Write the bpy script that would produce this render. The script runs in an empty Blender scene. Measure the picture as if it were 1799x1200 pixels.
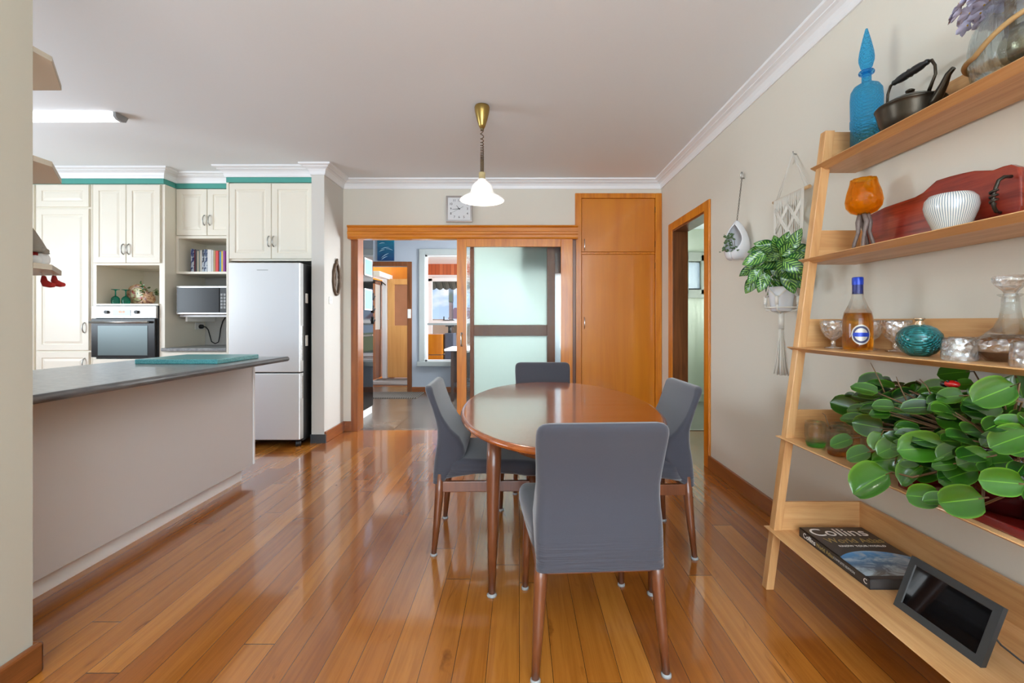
import bpy, math, random
from mathutils import Vector, Matrix
random.seed(7)
R = math.radians
SC = bpy.context.scene
COL = SC.collection
H = 1.16; F = 800.0

# ---------------------------------------------------------------- camera
cd = bpy.data.cameras.new('camera'); cam = bpy.data.objects.new('camera', cd); COL.objects.link(cam)
cam.location = (0, 0, H); cam.rotation_euler = (R(90), 0, 0)
cd.sensor_width = 36.0; cd.lens = F/1799.0*36.0
cd.shift_x = (899.5-912)/1799.0; cd.shift_y = -(600-565)/1799.0
cd.clip_start = 0.02; cd.clip_end = 300
SC.camera = cam
# ---------------------------------------------------------------- view
SC.view_settings.view_transform = 'Standard'; SC.view_settings.look = 'None'
SC.view_settings.gamma = 1.0; SC.view_settings.use_curve_mapping = False
SC.view_settings.exposure = 0.22
SC.cycles.use_denoising = True
SC.cycles.max_bounces = 10; SC.cycles.diffuse_bounces = 5; SC.cycles.glossy_bounces = 4
SC.cycles.transmission_bounces = 8; SC.cycles.transparent_max_bounces = 16
SC.cycles.caustics_reflective = False; SC.cycles.caustics_refractive = False
SC.cycles.sample_clamp_indirect = 6.0
# ---------------------------------------------------------------- sky
w = bpy.data.worlds.new('sky'); SC.world = w; w.use_nodes = True
nt = w.node_tree; nt.nodes.clear()
def wn(t, **k):
    n = nt.nodes.new(t)
    for a, b in k.items(): setattr(n, a, b)
    return n
tc = wn('ShaderNodeTexCoord'); sep = wn('ShaderNodeSeparateXYZ'); nt.links.new(tc.outputs['Generated'], sep.inputs[0])
rmp = wn('ShaderNodeValToRGB'); nt.links.new(sep.outputs['Z'], rmp.inputs[0])
e = rmp.color_ramp.elements
e[0].position = 0.0; e[0].color = (0.55, 0.72, 0.95, 1); e[1].position = 0.35; e[1].color = (0.10, 0.27, 0.75, 1)
mp = wn('ShaderNodeMapping'); mp.inputs['Scale'].default_value = (9, 9, 22); nt.links.new(tc.outputs['Generated'], mp.inputs[0])
nz = wn('ShaderNodeTexNoise'); nz.inputs['Scale'].default_value = 1.0; nz.inputs['Detail'].default_value = 6; nt.links.new(mp.outputs[0], nz.inputs['Vector'])
r2 = wn('ShaderNodeValToRGB'); r2.color_ramp.elements[0].position = 0.52; r2.color_ramp.elements[1].position = 0.66; nt.links.new(nz.outputs['Fac'], r2.inputs[0])
mx = wn('ShaderNodeMixRGB'); nt.links.new(r2.outputs[0], mx.inputs[0]); nt.links.new(rmp.outputs[0], mx.inputs[1]); mx.inputs[2].default_value = (1, 1, 1, 1)
bg = wn('ShaderNodeBackground'); bg.inputs['Strength'].default_value = 1.0; nt.links.new(mx.outputs[0], bg.inputs[0])
wo = wn('ShaderNodeOutputWorld'); nt.links.new(bg.outputs[0], wo.inputs[0])
# ---------------------------------------------------------------- daylight at the windows, the hall lamp and added fill lights
def area(name, loc, size, rot, energy, color=(1, 1, 1)):
    l = bpy.data.lights.new(name, 'AREA'); l.shape = 'RECTANGLE'; l.size, l.size_y = size
    l.energy = energy; l.color = color
    o = bpy.data.objects.new(name, l); COL.objects.link(o); o.location = loc; o.rotation_euler = rot
    return o
area('daylight_kitchen_window', (-5.75, 2.0, 1.55), (2.2, 1.1), (R(90), 0, R(-90)), 100, (0.80, 0.91, 1.0))
area('daylight_living_window', (0.0, -2.9, 1.45), (2.8, 2.0), (R(90), 0, 0), 145, (0.82, 0.92, 1.0))
area('room_ceiling_fill', (0.3, -1.5, 1.75), (0.8, 0.8), (R(180), 0, 0), 160, (0.70, 0.87, 1.0))  # added fill aimed upward behind the camera to whiten the ceiling
area('kitchen_ceiling_fill', (-4.3, 1.5, 1.7), (0.6, 0.6), (R(180), 0, 0), 16, (0.74, 0.89, 1.0))  # unseen extra light aimed upward, brightens the kitchen ceiling
area('daylight_hall_back_window', (-0.2, 7.44, 1.4), (0.7, 1.6), (R(-90), 0, 0), 26, (0.97, 1.0, 0.96))
area('hall_ceiling_lamp', (-0.3, 6.0, 2.48), (0.5, 0.5), (0, 0, 0), 22, (0.95, 0.98, 1.0))
area('hall_side_fill', (0.75, 5.62, 1.5), (0.6, 1.3), (R(90), 0, R(90)), 90, (0.9, 0.95, 1.0))  # added hall fill, shining through an invented opening in the right wall
area('daylight_sunroom', (1.5, 8.8, 1.5), (1.6, 1.2), (R(90), 0, R(90)), 110, (1, 1, 1))
area('daylight_porch', (-4.6, 9.3, 1.6), (1.2, 1.2), (R(90), 0, R(-90)), 110, (1, 0.97, 0.92))
area('daylight_side_hall', (2.9, 5.9, 1.6), (0.9, 0.9), (R(90), 0, R(90)), 110, (0.95, 1, 1))
sl = bpy.data.lights.new('sun', 'SUN'); sl.energy = 3.0; sl.angle = R(1); so = bpy.data.objects.new('sun', sl); COL.objects.link(so); so.rotation_euler = (R(38), R(-30), 0)

# ================================================================ materials
def lin(c):
    c = c/255.0
    return c/12.92 if c <= 0.04045 else ((c+0.055)/1.055)**2.4
def rgb(r, g, b): return (lin(r), lin(g), lin(b), 1)
class NT:
    def __init__(s, name):
        s.m = bpy.data.materials.new(name); s.m.use_nodes = True; s.t = s.m.node_tree; s.t.nodes.clear()
        s.out = s.n('ShaderNodeOutputMaterial'); s.p = s.n('ShaderNodeBsdfPrincipled'); s.l(s.p.outputs[0], s.out.inputs[0])
    def n(s, t, **k):
        q = s.t.nodes.new(t)
        for a, b in k.items(): setattr(q, a, b)
        return q
    def l(s, a, b): s.t.links.new(a, b)
    def set(s, **k):
        for a, b in k.items(): s.p.inputs[a.replace('_', ' ')].default_value = b
    def coord(s, scale=(1, 1, 1), kind='Object', loc=(0, 0, 0), rot=(0, 0, 0)):
        c = s.n('ShaderNodeTexCoord'); m = s.n('ShaderNodeMapping'); m.inputs['Scale'].default_value = scale
        m.inputs['Location'].default_value = loc; m.inputs['Rotation'].default_value = rot
        s.l(c.outputs[kind], m.inputs[0]); return m.outputs[0]
    def noise(s, vec, scale=1, detail=3, rough=0.5, dist=0):
        q = s.n('ShaderNodeTexNoise'); q.inputs['Scale'].default_value = scale; q.inputs['Detail'].default_value = detail
        q.inputs['Roughness'].default_value = rough; q.inputs['Distortion'].default_value = dist; s.l(vec, q.inputs['Vector']); return q.outputs['Fac']
    def ramp(s, fac, stops):
        q = s.n('ShaderNodeValToRGB'); el = q.color_ramp.elements
        while len(el) < len(stops): el.new(0.5)
        for i, (p, c) in enumerate(stops): el[i].position = p; el[i].color = c
        s.l(fac, q.inputs[0]); return q.outputs[0]
    def mix(s, fac, a, b, mode='MIX'):
        q = s.n('ShaderNodeMixRGB', blend_type=mode)
        for i, v in ((0, fac), (1, a), (2, b)):
            if hasattr(v, 'links'): s.l(v, q.inputs[i])
            else: q.inputs[i].default_value = v
        return q.outputs[0]
    def math(s, op, a, b=0.0, clamp=False):
        q = s.n('ShaderNodeMath', operation=op); q.use_clamp = clamp
        for i, v in ((0, a), (1, b)):
            if hasattr(v, 'links'): s.l(v, q.inputs[i])
            else: q.inputs[i].default_value = v
        return q.outputs[0]
    def bump(s, h, strength=0.2, dist=0.01):
        q = s.n('ShaderNodeBump'); q.inputs['Strength'].default_value = strength; q.inputs['Distance'].default_value = dist
        s.l(h, q.inputs['Height']); s.l(q.outputs[0], s.p.inputs['Normal']); return q
def flat(name, c, rough=0.5, metal=0.0, bump=0.0, bscale=60, coat=0.0, spec=0.5, var=0.0):
    t = NT(name); t.set(Base_Color=c, Roughness=rough, Metallic=metal, Coat_Weight=coat)
    t.p.inputs['Specular IOR Level'].default_value = spec
    v = t.coord()
    f = t.noise(v, bscale, 3)
    d = tuple(x*(1-var) for x in c[:3])+(1,)
    t.l(t.mix(f, c, d), t.p.inputs['Base Color'])
    if bump: t.bump(f, bump, 0.002)
    return t.m
def wood(name, c1, c2, axis='z', rough=0.35, coat=0.0, scale=1.0, ring=0.5, c3=None):
    t = NT(name); s = [14*scale]*3; s['xyz'.index(axis)] = 1.1*scale
    v = t.coord(tuple(s))
    f = t.noise(v, 1.6, 6, 0.6, 0.6)
    s2 = [160*scale]*3; s2['xyz'.index(axis)] = 4*scale
    g = t.noise(t.coord(tuple(s2)), 1.0, 2)
    h = t.math('ADD', t.math('MULTIPLY', f, 1-ring*0.35), t.math('MULTIPLY', g, ring*0.35))
    st = [(0.32, c1), (0.68, c2)] if c3 is None else [(0.28, c1), (0.5, c2), (0.72, c3)]
    t.l(t.ramp(h, st), t.p.inputs['Base Color'])
    t.set(Roughness=rough, Coat_Weight=coat, Coat_Roughness=0.08); t.bump(g, 0.06, 0.002)
    return t.m
def glassy(name, c, rough=0.02, clear=0.5, bump=None, ior=1.45):
    """glass that also lets plain light straight through"""
    t = NT(name); t.set(Base_Color=c, Roughness=rough, IOR=ior, Transmission_Weight=1.0)
    tr = t.n('ShaderNodeBsdfTransparent'); tr.inputs[0].default_value = c
    mxs = t.n('ShaderNodeMixShader'); mxs.inputs[0].default_value = clear
    t.l(t.p.outputs[0], mxs.inputs[1]); t.l(tr.outputs[0], mxs.inputs[2]); t.l(mxs.outputs[0], t.out.inputs[0])
    if bump: bump(t)
    return t.m
def glow(name, c, s):
    t = NT(name); t.set(Base_Color=c, Emission_Color=c, Emission_Strength=s, Roughness=0.4); return t.m
def voro(t, scale, strength, vs=(1, 1, 1), dist=0.004, rot=(0, 0, 0)):
    q = t.n('ShaderNodeTexVoronoi'); q.inputs['Scale'].default_value = scale; t.l(t.coord(vs, rot=rot), q.inputs['Vector'])
    t.bump(q.outputs['Distance'], strength, dist)
M = {}
M['wall'] = flat('cream_wall_paint', rgb(222, 217, 204), 0.75, bump=0.05, bscale=90, var=0.02)
M['wall_k'] = flat('pale_wall_paint', rgb(212, 209, 202), 0.75, bump=0.05, bscale=90, var=0.02)
M['ceil'] = flat('ceiling_paint', rgb(234, 239, 242), 0.85, bump=0.03, bscale=80, var=0.02)
M['white'] = flat('white_gloss_paint', rgb(238, 239, 240), 0.35, var=0.01)
M['cab'] = flat('cream_cabinet_lacquer', rgb(236, 230, 214), 0.4, var=0.01)
M['wall_l'] = flat('shaded_wall_paint', rgb(178, 172, 156), 0.75, bump=0.05, bscale=90, var=0.02)  # left wall: its weaker lighting is painted in as a darker tone
M['teal'] = flat('teal_paint', rgb(78, 160, 148), 0.6, var=0.02)
M['panel'] = flat('bench_laminate', rgb(205, 200, 198), 0.45, bump=0.03, bscale=200, var=0.03)
M['hallwall'] = flat('blue_grey_wall_paint', rgb(178, 188, 200), 0.75, bump=0.04, bscale=90, var=0.02)
M['greenwall'] = flat('pale_green_wall_paint', rgb(196, 205, 188), 0.7, var=0.02)
M['steel'] = NT('brushed_steel'); _t = M['steel']; _t.set(Base_Color=rgb(222, 222, 220), Metallic=0.7, Roughness=0.36)
_t.bump(_t.noise(_t.coord((400, 400, 3)), 1, 2), 0.04, 0.001); M['steel'] = _t.m
M['chrome'] = flat('chrome', rgb(215, 215, 215), 0.18, 1.0)
M['satin'] = flat('satin_nickel', rgb(180, 180, 176), 0.35, 1.0)
M['brass'] = flat('antique_brass', rgb(168, 140, 78), 0.32, 0.9)
M['black'] = flat('black_plastic', rgb(26, 27, 29), 0.4, var=0.1)
M['tinted'] = flat('tinted_appliance_glass', rgb(36, 36, 38), 0.22, spec=0.25)
M['blackgloss'] = flat('black_gloss', rgb(14, 14, 15), 0.06, coat=0.5)
M['darkgrey'] = flat('dark_grey_plastic', rgb(58, 60, 61), 0.5, var=0.05)
M['whiteplastic'] = flat('white_plastic', rgb(236, 235, 230), 0.4)
M['greyplastic'] = flat('grey_plastic', rgb(150, 152, 152), 0.45)
M['red'] = flat('red_felt', rgb(176, 40, 36), 0.9, bump=0.3, bscale=300, var=0.2)
M['greyfelt'] = flat('grey_felt', rgb(150, 142, 132), 0.95, bump=0.4, bscale=250, var=0.15)
M['beard'] = flat('white_wool', rgb(235, 235, 235), 0.95, bump=0.5, bscale=120)
OR1, OR2, OR3 = rgb(176, 92, 8), rgb(208, 122, 14), rgb(224, 144, 30)
for ax in 'xyz':
    M['orange_'+ax] = wood('varnished_pine_'+ax, OR1, OR2, ax, 0.3, 0.4, c3=OR3)
    M['brown_'+ax] = wood('stained_timber_'+ax, rgb(92, 50, 22), rgb(140, 82, 40), ax, 0.35, 0.3)
    M['oak_'+ax] = wood('oak_'+ax, rgb(176, 122, 70), rgb(205, 156, 102), ax, 0.42, 0.1, c3=rgb(222, 178, 126))
    M['skirt_'+ax] = wood('skirting_'+ax, rgb(120, 62, 24), rgb(160, 92, 40), ax, 0.3, 0.4)
M['ply'] = wood('orange_plywood', rgb(198, 112, 8), rgb(214, 132, 18), 'z', 0.32, 0.35, scale=0.35, ring=0.25)
M['plypale'] = wood('pale_plywood', rgb(206, 150, 82), rgb(226, 172, 104), 'z', 0.4, 0.1, scale=0.4, ring=0.3)
M['teak'] = wood('teak', rgb(92, 50, 28), rgb(124, 72, 42), 'z', 0.3, 0.3)
M['teaktop'] = wood('teak_top', rgb(128, 62, 22), rgb(160, 86, 36), 'x', 0.16, 0.6, scale=0.8, ring=0.7)
M['dark'] = wood('dark_stained_wood', rgb(44, 30, 24), rgb(66, 46, 38), 'z', 0.25, 0.4)
M['mahog'] = wood('red_gum_wood', rgb(86, 22, 16), rgb(140, 46, 32), 'y', 0.25, 0.4, scale=1.3, c3=rgb(160, 64, 42))
# dining floor: boards that run away from the camera
t = NT('floorboards')
co = t.n('ShaderNodeTexCoord'); sp = t.n('ShaderNodeSeparateXYZ'); t.l(co.outputs['Object'], sp.inputs[0])
bw = 0.11
xi = t.math('DIVIDE', sp.outputs['X'], bw); xf = t.math('FLOOR', xi); xr = t.math('FRACT', xi)
wn1 = t.n('ShaderNodeTexWhiteNoise', noise_dimensions='1D'); t.l(xf, wn1.inputs['W'])
yo = t.math('ADD', t.math('DIVIDE', sp.outputs['Y'], 2.7), t.math('MULTIPLY', wn1.outputs['Value'], 7.3))
yf = t.math('FLOOR', yo); yr = t.math('FRACT', yo)
cmb = t.n('ShaderNodeCombineXYZ'); t.l(xf, cmb.inputs[0]); t.l(yf, cmb.inputs[1])
wn2 = t.n('ShaderNodeTexWhiteNoise', noise_dimensions='3D'); t.l(cmb.outputs[0], wn2.inputs['Vector'])
base = t.ramp(wn2.outputs['Value'], [(0.0, rgb(140, 78, 26)), (0.35, rgb(154, 90, 30)), (0.7, rgb(164, 100, 36)), (1.0, rgb(178, 114, 46))])
off = t.n('ShaderNodeCombineXYZ'); t.l(t.math('MULTIPLY', wn2.outputs['Value'], 40), off.inputs[2]); t.l(sp.outputs['X'], off.inputs[0]); t.l(sp.outputs['Y'], off.inputs[1])
mpg = t.n('ShaderNodeMapping'); mpg.inputs['Scale'].default_value = (38, 1.7, 1); t.l(off.outputs[0], mpg.inputs[0])
gr = t.noise(mpg.outputs[0], 1.0, 6, 0.65, 0.8)
mpk = t.n('ShaderNodeMapping'); mpk.inputs['Scale'].default_value = (9, 2.2, 1); t.l(off.outputs[0], mpk.inputs[0])
kn = t.noise(mpk.outputs[0], 1.0, 4, 0.6, 1.5)
c = t.mix(1.0, base, t.ramp(gr, [(0.3, (0.78, 0.7, 0.64, 1)), (0.6, (1.06, 1.05, 1.02, 1))]), 'MULTIPLY')
c = t.mix(1.0, c, t.ramp(kn, [(0.22, (0.45, 0.36, 0.3, 1)), (0.36, (1, 1, 1, 1))]), 'MULTIPLY')
gap = t.math('MAXIMUM', t.math('LESS_THAN', xr, 0.016), t.math('LESS_THAN', yr, 0.0012))
c = t.mix(gap, c, (0.035, 0.014, 0.006, 1))
t.l(c, t.p.inputs['Base Color']); t.set(Roughness=0.22, Coat_Weight=0.6, Coat_Roughness=0.06)
t.p.inputs['Specular IOR Level'].default_value = 0.55
und = t.noise(t.coord((5, 1.2, 1)), 1.0, 2)
hh = t.math('ADD', t.math('MULTIPLY', gr, 0.06), t.math('ADD', t.math('MULTIPLY', und, 0.7), t.math('MULTIPLY', gap, -0.4)))
b = t.bump(hh, 0.09, 0.006); t.l(b.outputs[0], t.p.inputs['Coat Normal'])
M['floor'] = t.m
t = NT('hall_vinyl'); v = t.coord()
br = t.n('ShaderNodeTexBrick'); br.offset = 0; br.inputs['Scale'].default_value = 1; br.inputs['Brick Width'].default_value = 0.45; br.inputs['Row Height'].default_value = 0.45
br.inputs['Mortar Size'].default_value = 0.004; br.inputs['Color1'].default_value = rgb(96, 88, 80); br.inputs['Color2'].default_value = rgb(112, 102, 92); br.inputs['Mortar'].default_value = rgb(60, 56, 52)
t.l(v, br.inputs['Vector']); n1 = t.noise(v, 5, 5)
t.l(t.mix(1.0, br.outputs[0], t.ramp(n1, [(0.3, (0.75, 0.72, 0.7, 1)), (0.7, (1.15, 1.15, 1.15, 1))]), 'MULTIPLY'), t.p.inputs['Base Color']); t.set(Roughness=0.22); t.bump(t.noise(v, 30, 3), 0.15, 0.004)
M['vinyl'] = t.m
t = NT('worktop_laminate'); v = t.coord(); n1 = t.noise(v, 26, 8, 0.7)
t.l(t.ramp(n1, [(0.3, rgb(96, 100, 104)), (0.5, rgb(128, 130, 130)), (0.7, rgb(156, 156, 152))]), t.p.inputs['Base Color']); t.set(Roughness=0.28)
M['worktop'] = t.m
t = NT('worktop_edge'); v = t.coord((40, 8, 40)); n1 = t.noise(v, 1, 5, 0.7)
t.l(t.ramp(n1, [(0.3, rgb(62, 62, 64)), (0.7, rgb(104, 102, 102))]), t.p.inputs['Base Color']); t.set(Roughness=0.35)
M['edge'] = t.m
t = NT('teal_laminate'); v = t.coord(); n1 = t.noise(v, 160, 3, 0.7)
t.l(t.ramp(n1, [(0.35, rgb(50, 122, 124)), (0.7, rgb(96, 166, 166))]), t.p.inputs['Base Color']); t.set(Roughness=0.35)
M['board'] = t.m
# stretch cover fabric: folds gather near the hem
t = NT('grey_stretch_cover'); co = t.n('ShaderNodeTexCoord'); sp = t.n('ShaderNodeSeparateXYZ'); t.l(co.outputs['Object'], sp.inputs[0])
wv = t.noise(t.coord((600, 600, 900)), 1, 2)
fo = t.noise(t.coord((3.0, 3.0, 60)), 1, 3, 0.6, 0.4)
mask = t.ramp(sp.outputs['Z'], [(0.36, (1, 1, 1, 1)), (0.47, (0, 0, 0, 1))])
hh = t.math('ADD', t.math('MULTIPLY', wv, 0.02), t.math('MULTIPLY', t.math('MULTIPLY', fo, mask), 1.0))
t.l(t.mix(wv, rgb(46, 46, 54), rgb(58, 58, 68)), t.p.inputs['Base Color']); t.set(Roughness=0.8); t.p.inputs['Sheen Weight'].default_value = 0.4
t.bump(hh, 0.55, 0.02)
M['cover'] = t.m
M['glass'] = glassy('clear_glass', (0.96, 0.98, 0.98, 1), 0.01, 0.6)
M['pane'] = glassy('window_pane', (0.98, 0.99, 1, 1), 0.0, 0.93)
_t = NT('cut_crystal'); _t.set(Base_Color=(1, 1, 1, 1), Roughness=0.0, IOR=1.5, Transmission_Weight=1.0); voro(_t, 62, 0.7, dist=0.006)
_a = _t.n('ShaderNodeBsdfTransparent'); _g = _t.n('ShaderNodeBsdfGlossy'); _g.inputs['Roughness'].default_value = 0.12; _g.inputs['Color'].default_value = (0.9, 0.93, 0.95, 1)
for _l in _t.p.inputs['Normal'].links: _t.l(_l.from_socket, _g.inputs['Normal'])
_m = _t.n('ShaderNodeMixShader'); _m.inputs[0].default_value = 0.45; _t.l(_t.p.outputs[0], _m.inputs[1]); _t.l(_a.outputs[0], _m.inputs[2])
_m2 = _t.n('ShaderNodeMixShader'); _m2.inputs[0].default_value = 0.22; _t.l(_m.outputs[0], _m2.inputs[1]); _t.l(_g.outputs[0], _m2.inputs[2]); _t.l(_m2.outputs[0], _t.out.inputs[0]); M['crystal'] = _t.m
M['ribglass'] = glassy('ribbed_glass', (0.94, 0.98, 0.99, 1), 0.02, 0.6, lambda t: t.bump(t.noise(t.coord((60, 60, 8)), 1, 2), 0.5, 0.006))
M['patterned'] = glassy('hammered_glass', (0.93, 0.98, 0.97, 1), 0.03, 0.55, lambda t: voro(t, 55, 0.3, dist=0.004), 1.2)
M['frosted'] = glassy('frosted_glass', (0.84, 0.93, 0.92, 1), 0.5, 0.0, lambda t: (voro(t, 80, 0.2), t.set(Transmission_Weight=0.6)), 1.2)
_t = NT('milky_frosted_glass'); _t.set(Base_Color=rgb(222, 236, 230), Roughness=0.3, IOR=1.3); _q = _t.n('ShaderNodeBsdfTranslucent'); _q.inputs[0].default_value = (0.88, 0.94, 0.91, 1)
_m = _t.n('ShaderNodeMixShader'); _m.inputs[0].default_value = 0.6; _t.l(_t.p.outputs[0], _m.inputs[1]); _t.l(_q.outputs[0], _m.inputs[2]); _t.l(_m.outputs[0], _t.out.inputs[0]); M['milky'] = _t.m
M['innerframe'] = wood('brown_inner_door_frame', rgb(130, 70, 34), rgb(164, 96, 52), 'z', 0.4)
M['frostbrown'] = flat('frosted_pane_brown_reflection', rgb(188, 130, 96), 0.25, var=0.35, bscale=3)  # pane colour carries a painted brownish reflection
def diamonds(t, s=270):
    v = t.coord((1, 1, 1), 'UV' if False else 'Object')
    w1 = t.n('ShaderNodeTexWave', bands_direction='DIAGONAL'); w1.inputs['Scale'].default_value = s/6
    t.l(v, w1.inputs['Vector'])
    m2 = t.coord((1, 1, -1)); w2 = t.n('ShaderNodeTexWave', bands_direction='DIAGONAL'); w2.inputs['Scale'].default_value = s/6; t.l(m2, w2.inputs['Vector'])
    t.bump(t.math('MULTIPLY', w1.outputs['Fac'], w2.outputs['Fac']), 0.8, 0.006)
M['blueglass'] = glassy('turquoise_blue_glass', (0.13, 0.62, 0.95, 1), 0.03, 0.5, diamonds)
M['bluesolid'] = glassy('deep_blue_glass', (0.03, 0.36, 0.78, 1), 0.03, 0.3)
M['amber'] = glassy('amber_glass', (1.0, 0.66, 0.12, 1), 0.03, 0.6, lambda t: voro(t, 40, 0.4, dist=0.01))
M['ambers'] = glassy('orange_glass', (0.95, 0.45, 0.12, 1), 0.03, 0.5)
M['greens'] = glassy('green_glass', (0.25, 0.85, 0.25, 1), 0.03, 0.5)
M['brandy'] = flat('amber_brandy', rgb(188, 100, 8), 0.08, coat=0.6); 
M['brandy'] = glassy('brandy', (0.93, 0.50, 0.05, 1), 0.0, 0.35, ior=1.35)
M['port'] = glassy('dark_liqueur', (0.25, 0.05, 0.03, 1), 0.0, 0.3, ior=1.35)
M['tealvase'] = NT('teal_mercury_glass'); _t = M['tealvase']; _t.set(Base_Color=rgb(18, 110, 112), Metallic=0.55, Roughness=0.2, Coat_Weight=0.6); diamonds(_t, 330); M['tealvase'] = _t.m
M['gobteal'] = glassy('teal_goblet_glass', (0.1, 0.72, 0.62, 1), 0.03, 0.4)
M['mirror'] = flat('mirror_glass', (0.9, 0.9, 0.9, 1), 0.02, 1.0)
M['frame'] = flat('aged_bronze_frame', rgb(96, 76, 58), 0.45, 0.4, bump=0.4, bscale=60, var=0.3)
M['bronze'] = flat('dark_bronze', rgb(70, 62, 52), 0.32, 0.85, bump=0.1, bscale=40, var=0.3)
M['iron'] = flat('wrought_iron', rgb(72, 66, 58), 0.4, 0.8, bump=0.3, bscale=80, var=0.3)
M['ceram'] = flat('white_ceramic', rgb(222, 224, 228), 0.25, coat=0.3)
M['rope'] = flat('jute_rope', rgb(168, 132, 84), 0.9, bump=0.6, bscale=300, var=0.3)
M['cotton'] = flat('cotton_cord', rgb(228, 224, 214), 0.9, bump=0.5, bscale=300, var=0.12)
M['dowel'] = wood('pale_dowel', rgb(190, 148, 100), rgb(216, 178, 130), 'y')
M['soil'] = flat('potting_soil', rgb(52, 40, 30), 0.95, bump=0.8, bscale=80, var=0.5)
M['glazered'] = flat('oxblood_glaze', rgb(62, 14, 14), 0.1, coat=0.8, var=0.3, bscale=6)
M['tray'] = flat('red_lacquer', rgb(112, 24, 18), 0.25, coat=0.5, var=0.2)
M['stem'] = flat('plant_stem', rgb(112, 84, 52), 0.6, var=0.3)
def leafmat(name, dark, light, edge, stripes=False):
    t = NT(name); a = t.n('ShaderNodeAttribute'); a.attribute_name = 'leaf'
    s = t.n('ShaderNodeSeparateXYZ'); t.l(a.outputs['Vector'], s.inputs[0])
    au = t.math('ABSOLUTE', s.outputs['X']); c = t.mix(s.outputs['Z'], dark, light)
    if stripes:
        q = t.math('SUBTRACT', t.math('MULTIPLY', s.outputs['Y'], 7.0), t.math('MULTIPLY', au, 2.2))
        q = t.math('ABSOLUTE', t.math('SUBTRACT', t.math('FRACT', q), 0.5))
        k = t.math('MULTIPLY', t.math('LESS_THAN', q, 0.2), t.math('MULTIPLY', t.math('GREATER_THAN', au, 0.08), t.math('LESS_THAN', au, 0.8)))
        c = t.mix(k, c, edge)
    else:
        c = t.mix(t.ramp(au, [(0.86, (0, 0, 0, 1)), (1.0, (1, 1, 1, 1))]), c, edge)
        c = t.mix(t.math('LESS_THAN', au, 0.035), c, edge)
    t.l(c, t.p.inputs['Base Color']); t.set(Roughness=0.3, Coat_Weight=0.5, Coat_Roughness=0.12)
    t.p.inputs['Transmission Weight'].default_value = 0.0
    return t.m
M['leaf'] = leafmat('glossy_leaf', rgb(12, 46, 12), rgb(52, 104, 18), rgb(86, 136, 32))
M['stripeleaf'] = leafmat('striped_leaf', rgb(22, 72, 34), rgb(38, 96, 42), rgb(134, 182, 78), True)
M['smallleaf'] = flat('ivy_leaf', rgb(84, 110, 70), 0.6, var=0.3)
M['petal'] = flat('lilac_paper', rgb(188, 182, 204), 0.7, var=0.25, bscale=40)
M['gold'] = flat('gold_pip', rgb(196, 156, 60), 0.3, 0.6)
M['goldfoil'] = flat('champagne_gold', rgb(214, 190, 160), 0.2, 0.9)
M['label'] = flat('silver_label', rgb(190, 186, 176), 0.4, 0.3)
M['bluecap'] = flat('royal_blue_foil', rgb(24, 58, 170), 0.3, 0.2)
M['lampglass'] = glow('opal_lamp_glass', rgb(255, 250, 240), 2.2)
M['tube'] = glow('fluorescent_diffuser', rgb(250, 252, 255), 2.6)
_t = NT('opal_shade_glass'); _t.set(Base_Color=rgb(250, 248, 244), Roughness=0.15, Emission_Color=rgb(255, 252, 246), Emission_Strength=0.35); M['lampshade'] = _t.m
M['awning'] = flat('taupe_awning', rgb(120, 112, 100), 0.9)
M['rust'] = flat('rusty_flue', rgb(150, 120, 104), 0.8, bump=0.2, var=0.35, bscale=14)
M['roofm'] = flat('maroon_roof', rgb(140, 96, 92), 0.8, var=0.2)
M['brick'] = flat('pale_brick', rgb(186, 150, 126), 0.9, var=0.25)
M['grass'] = flat('dry_lawn', rgb(176, 178, 110), 1.0, var=0.3, bscale=6)
M['mat'] = NT('ribbed_mat'); _t = M['mat']; wv = _t.n('ShaderNodeTexWave', bands_direction='X'); wv.inputs['Scale'].default_value = 9; _t.l(_t.coord(), wv.inputs['Vector'])
_t.l(_t.ramp(wv.outputs['Fac'], [(0.3, rgb(60, 58, 56)), (0.7, rgb(130, 124, 116))]), _t.p.inputs['Base Color']); _t.set(Roughness=0.95); M['mat'] = _t.m
M['greyrug'] = flat('grey_rug', rgb(120, 118, 118), 0.95, bump=0.4, bscale=200, var=0.15)

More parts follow.
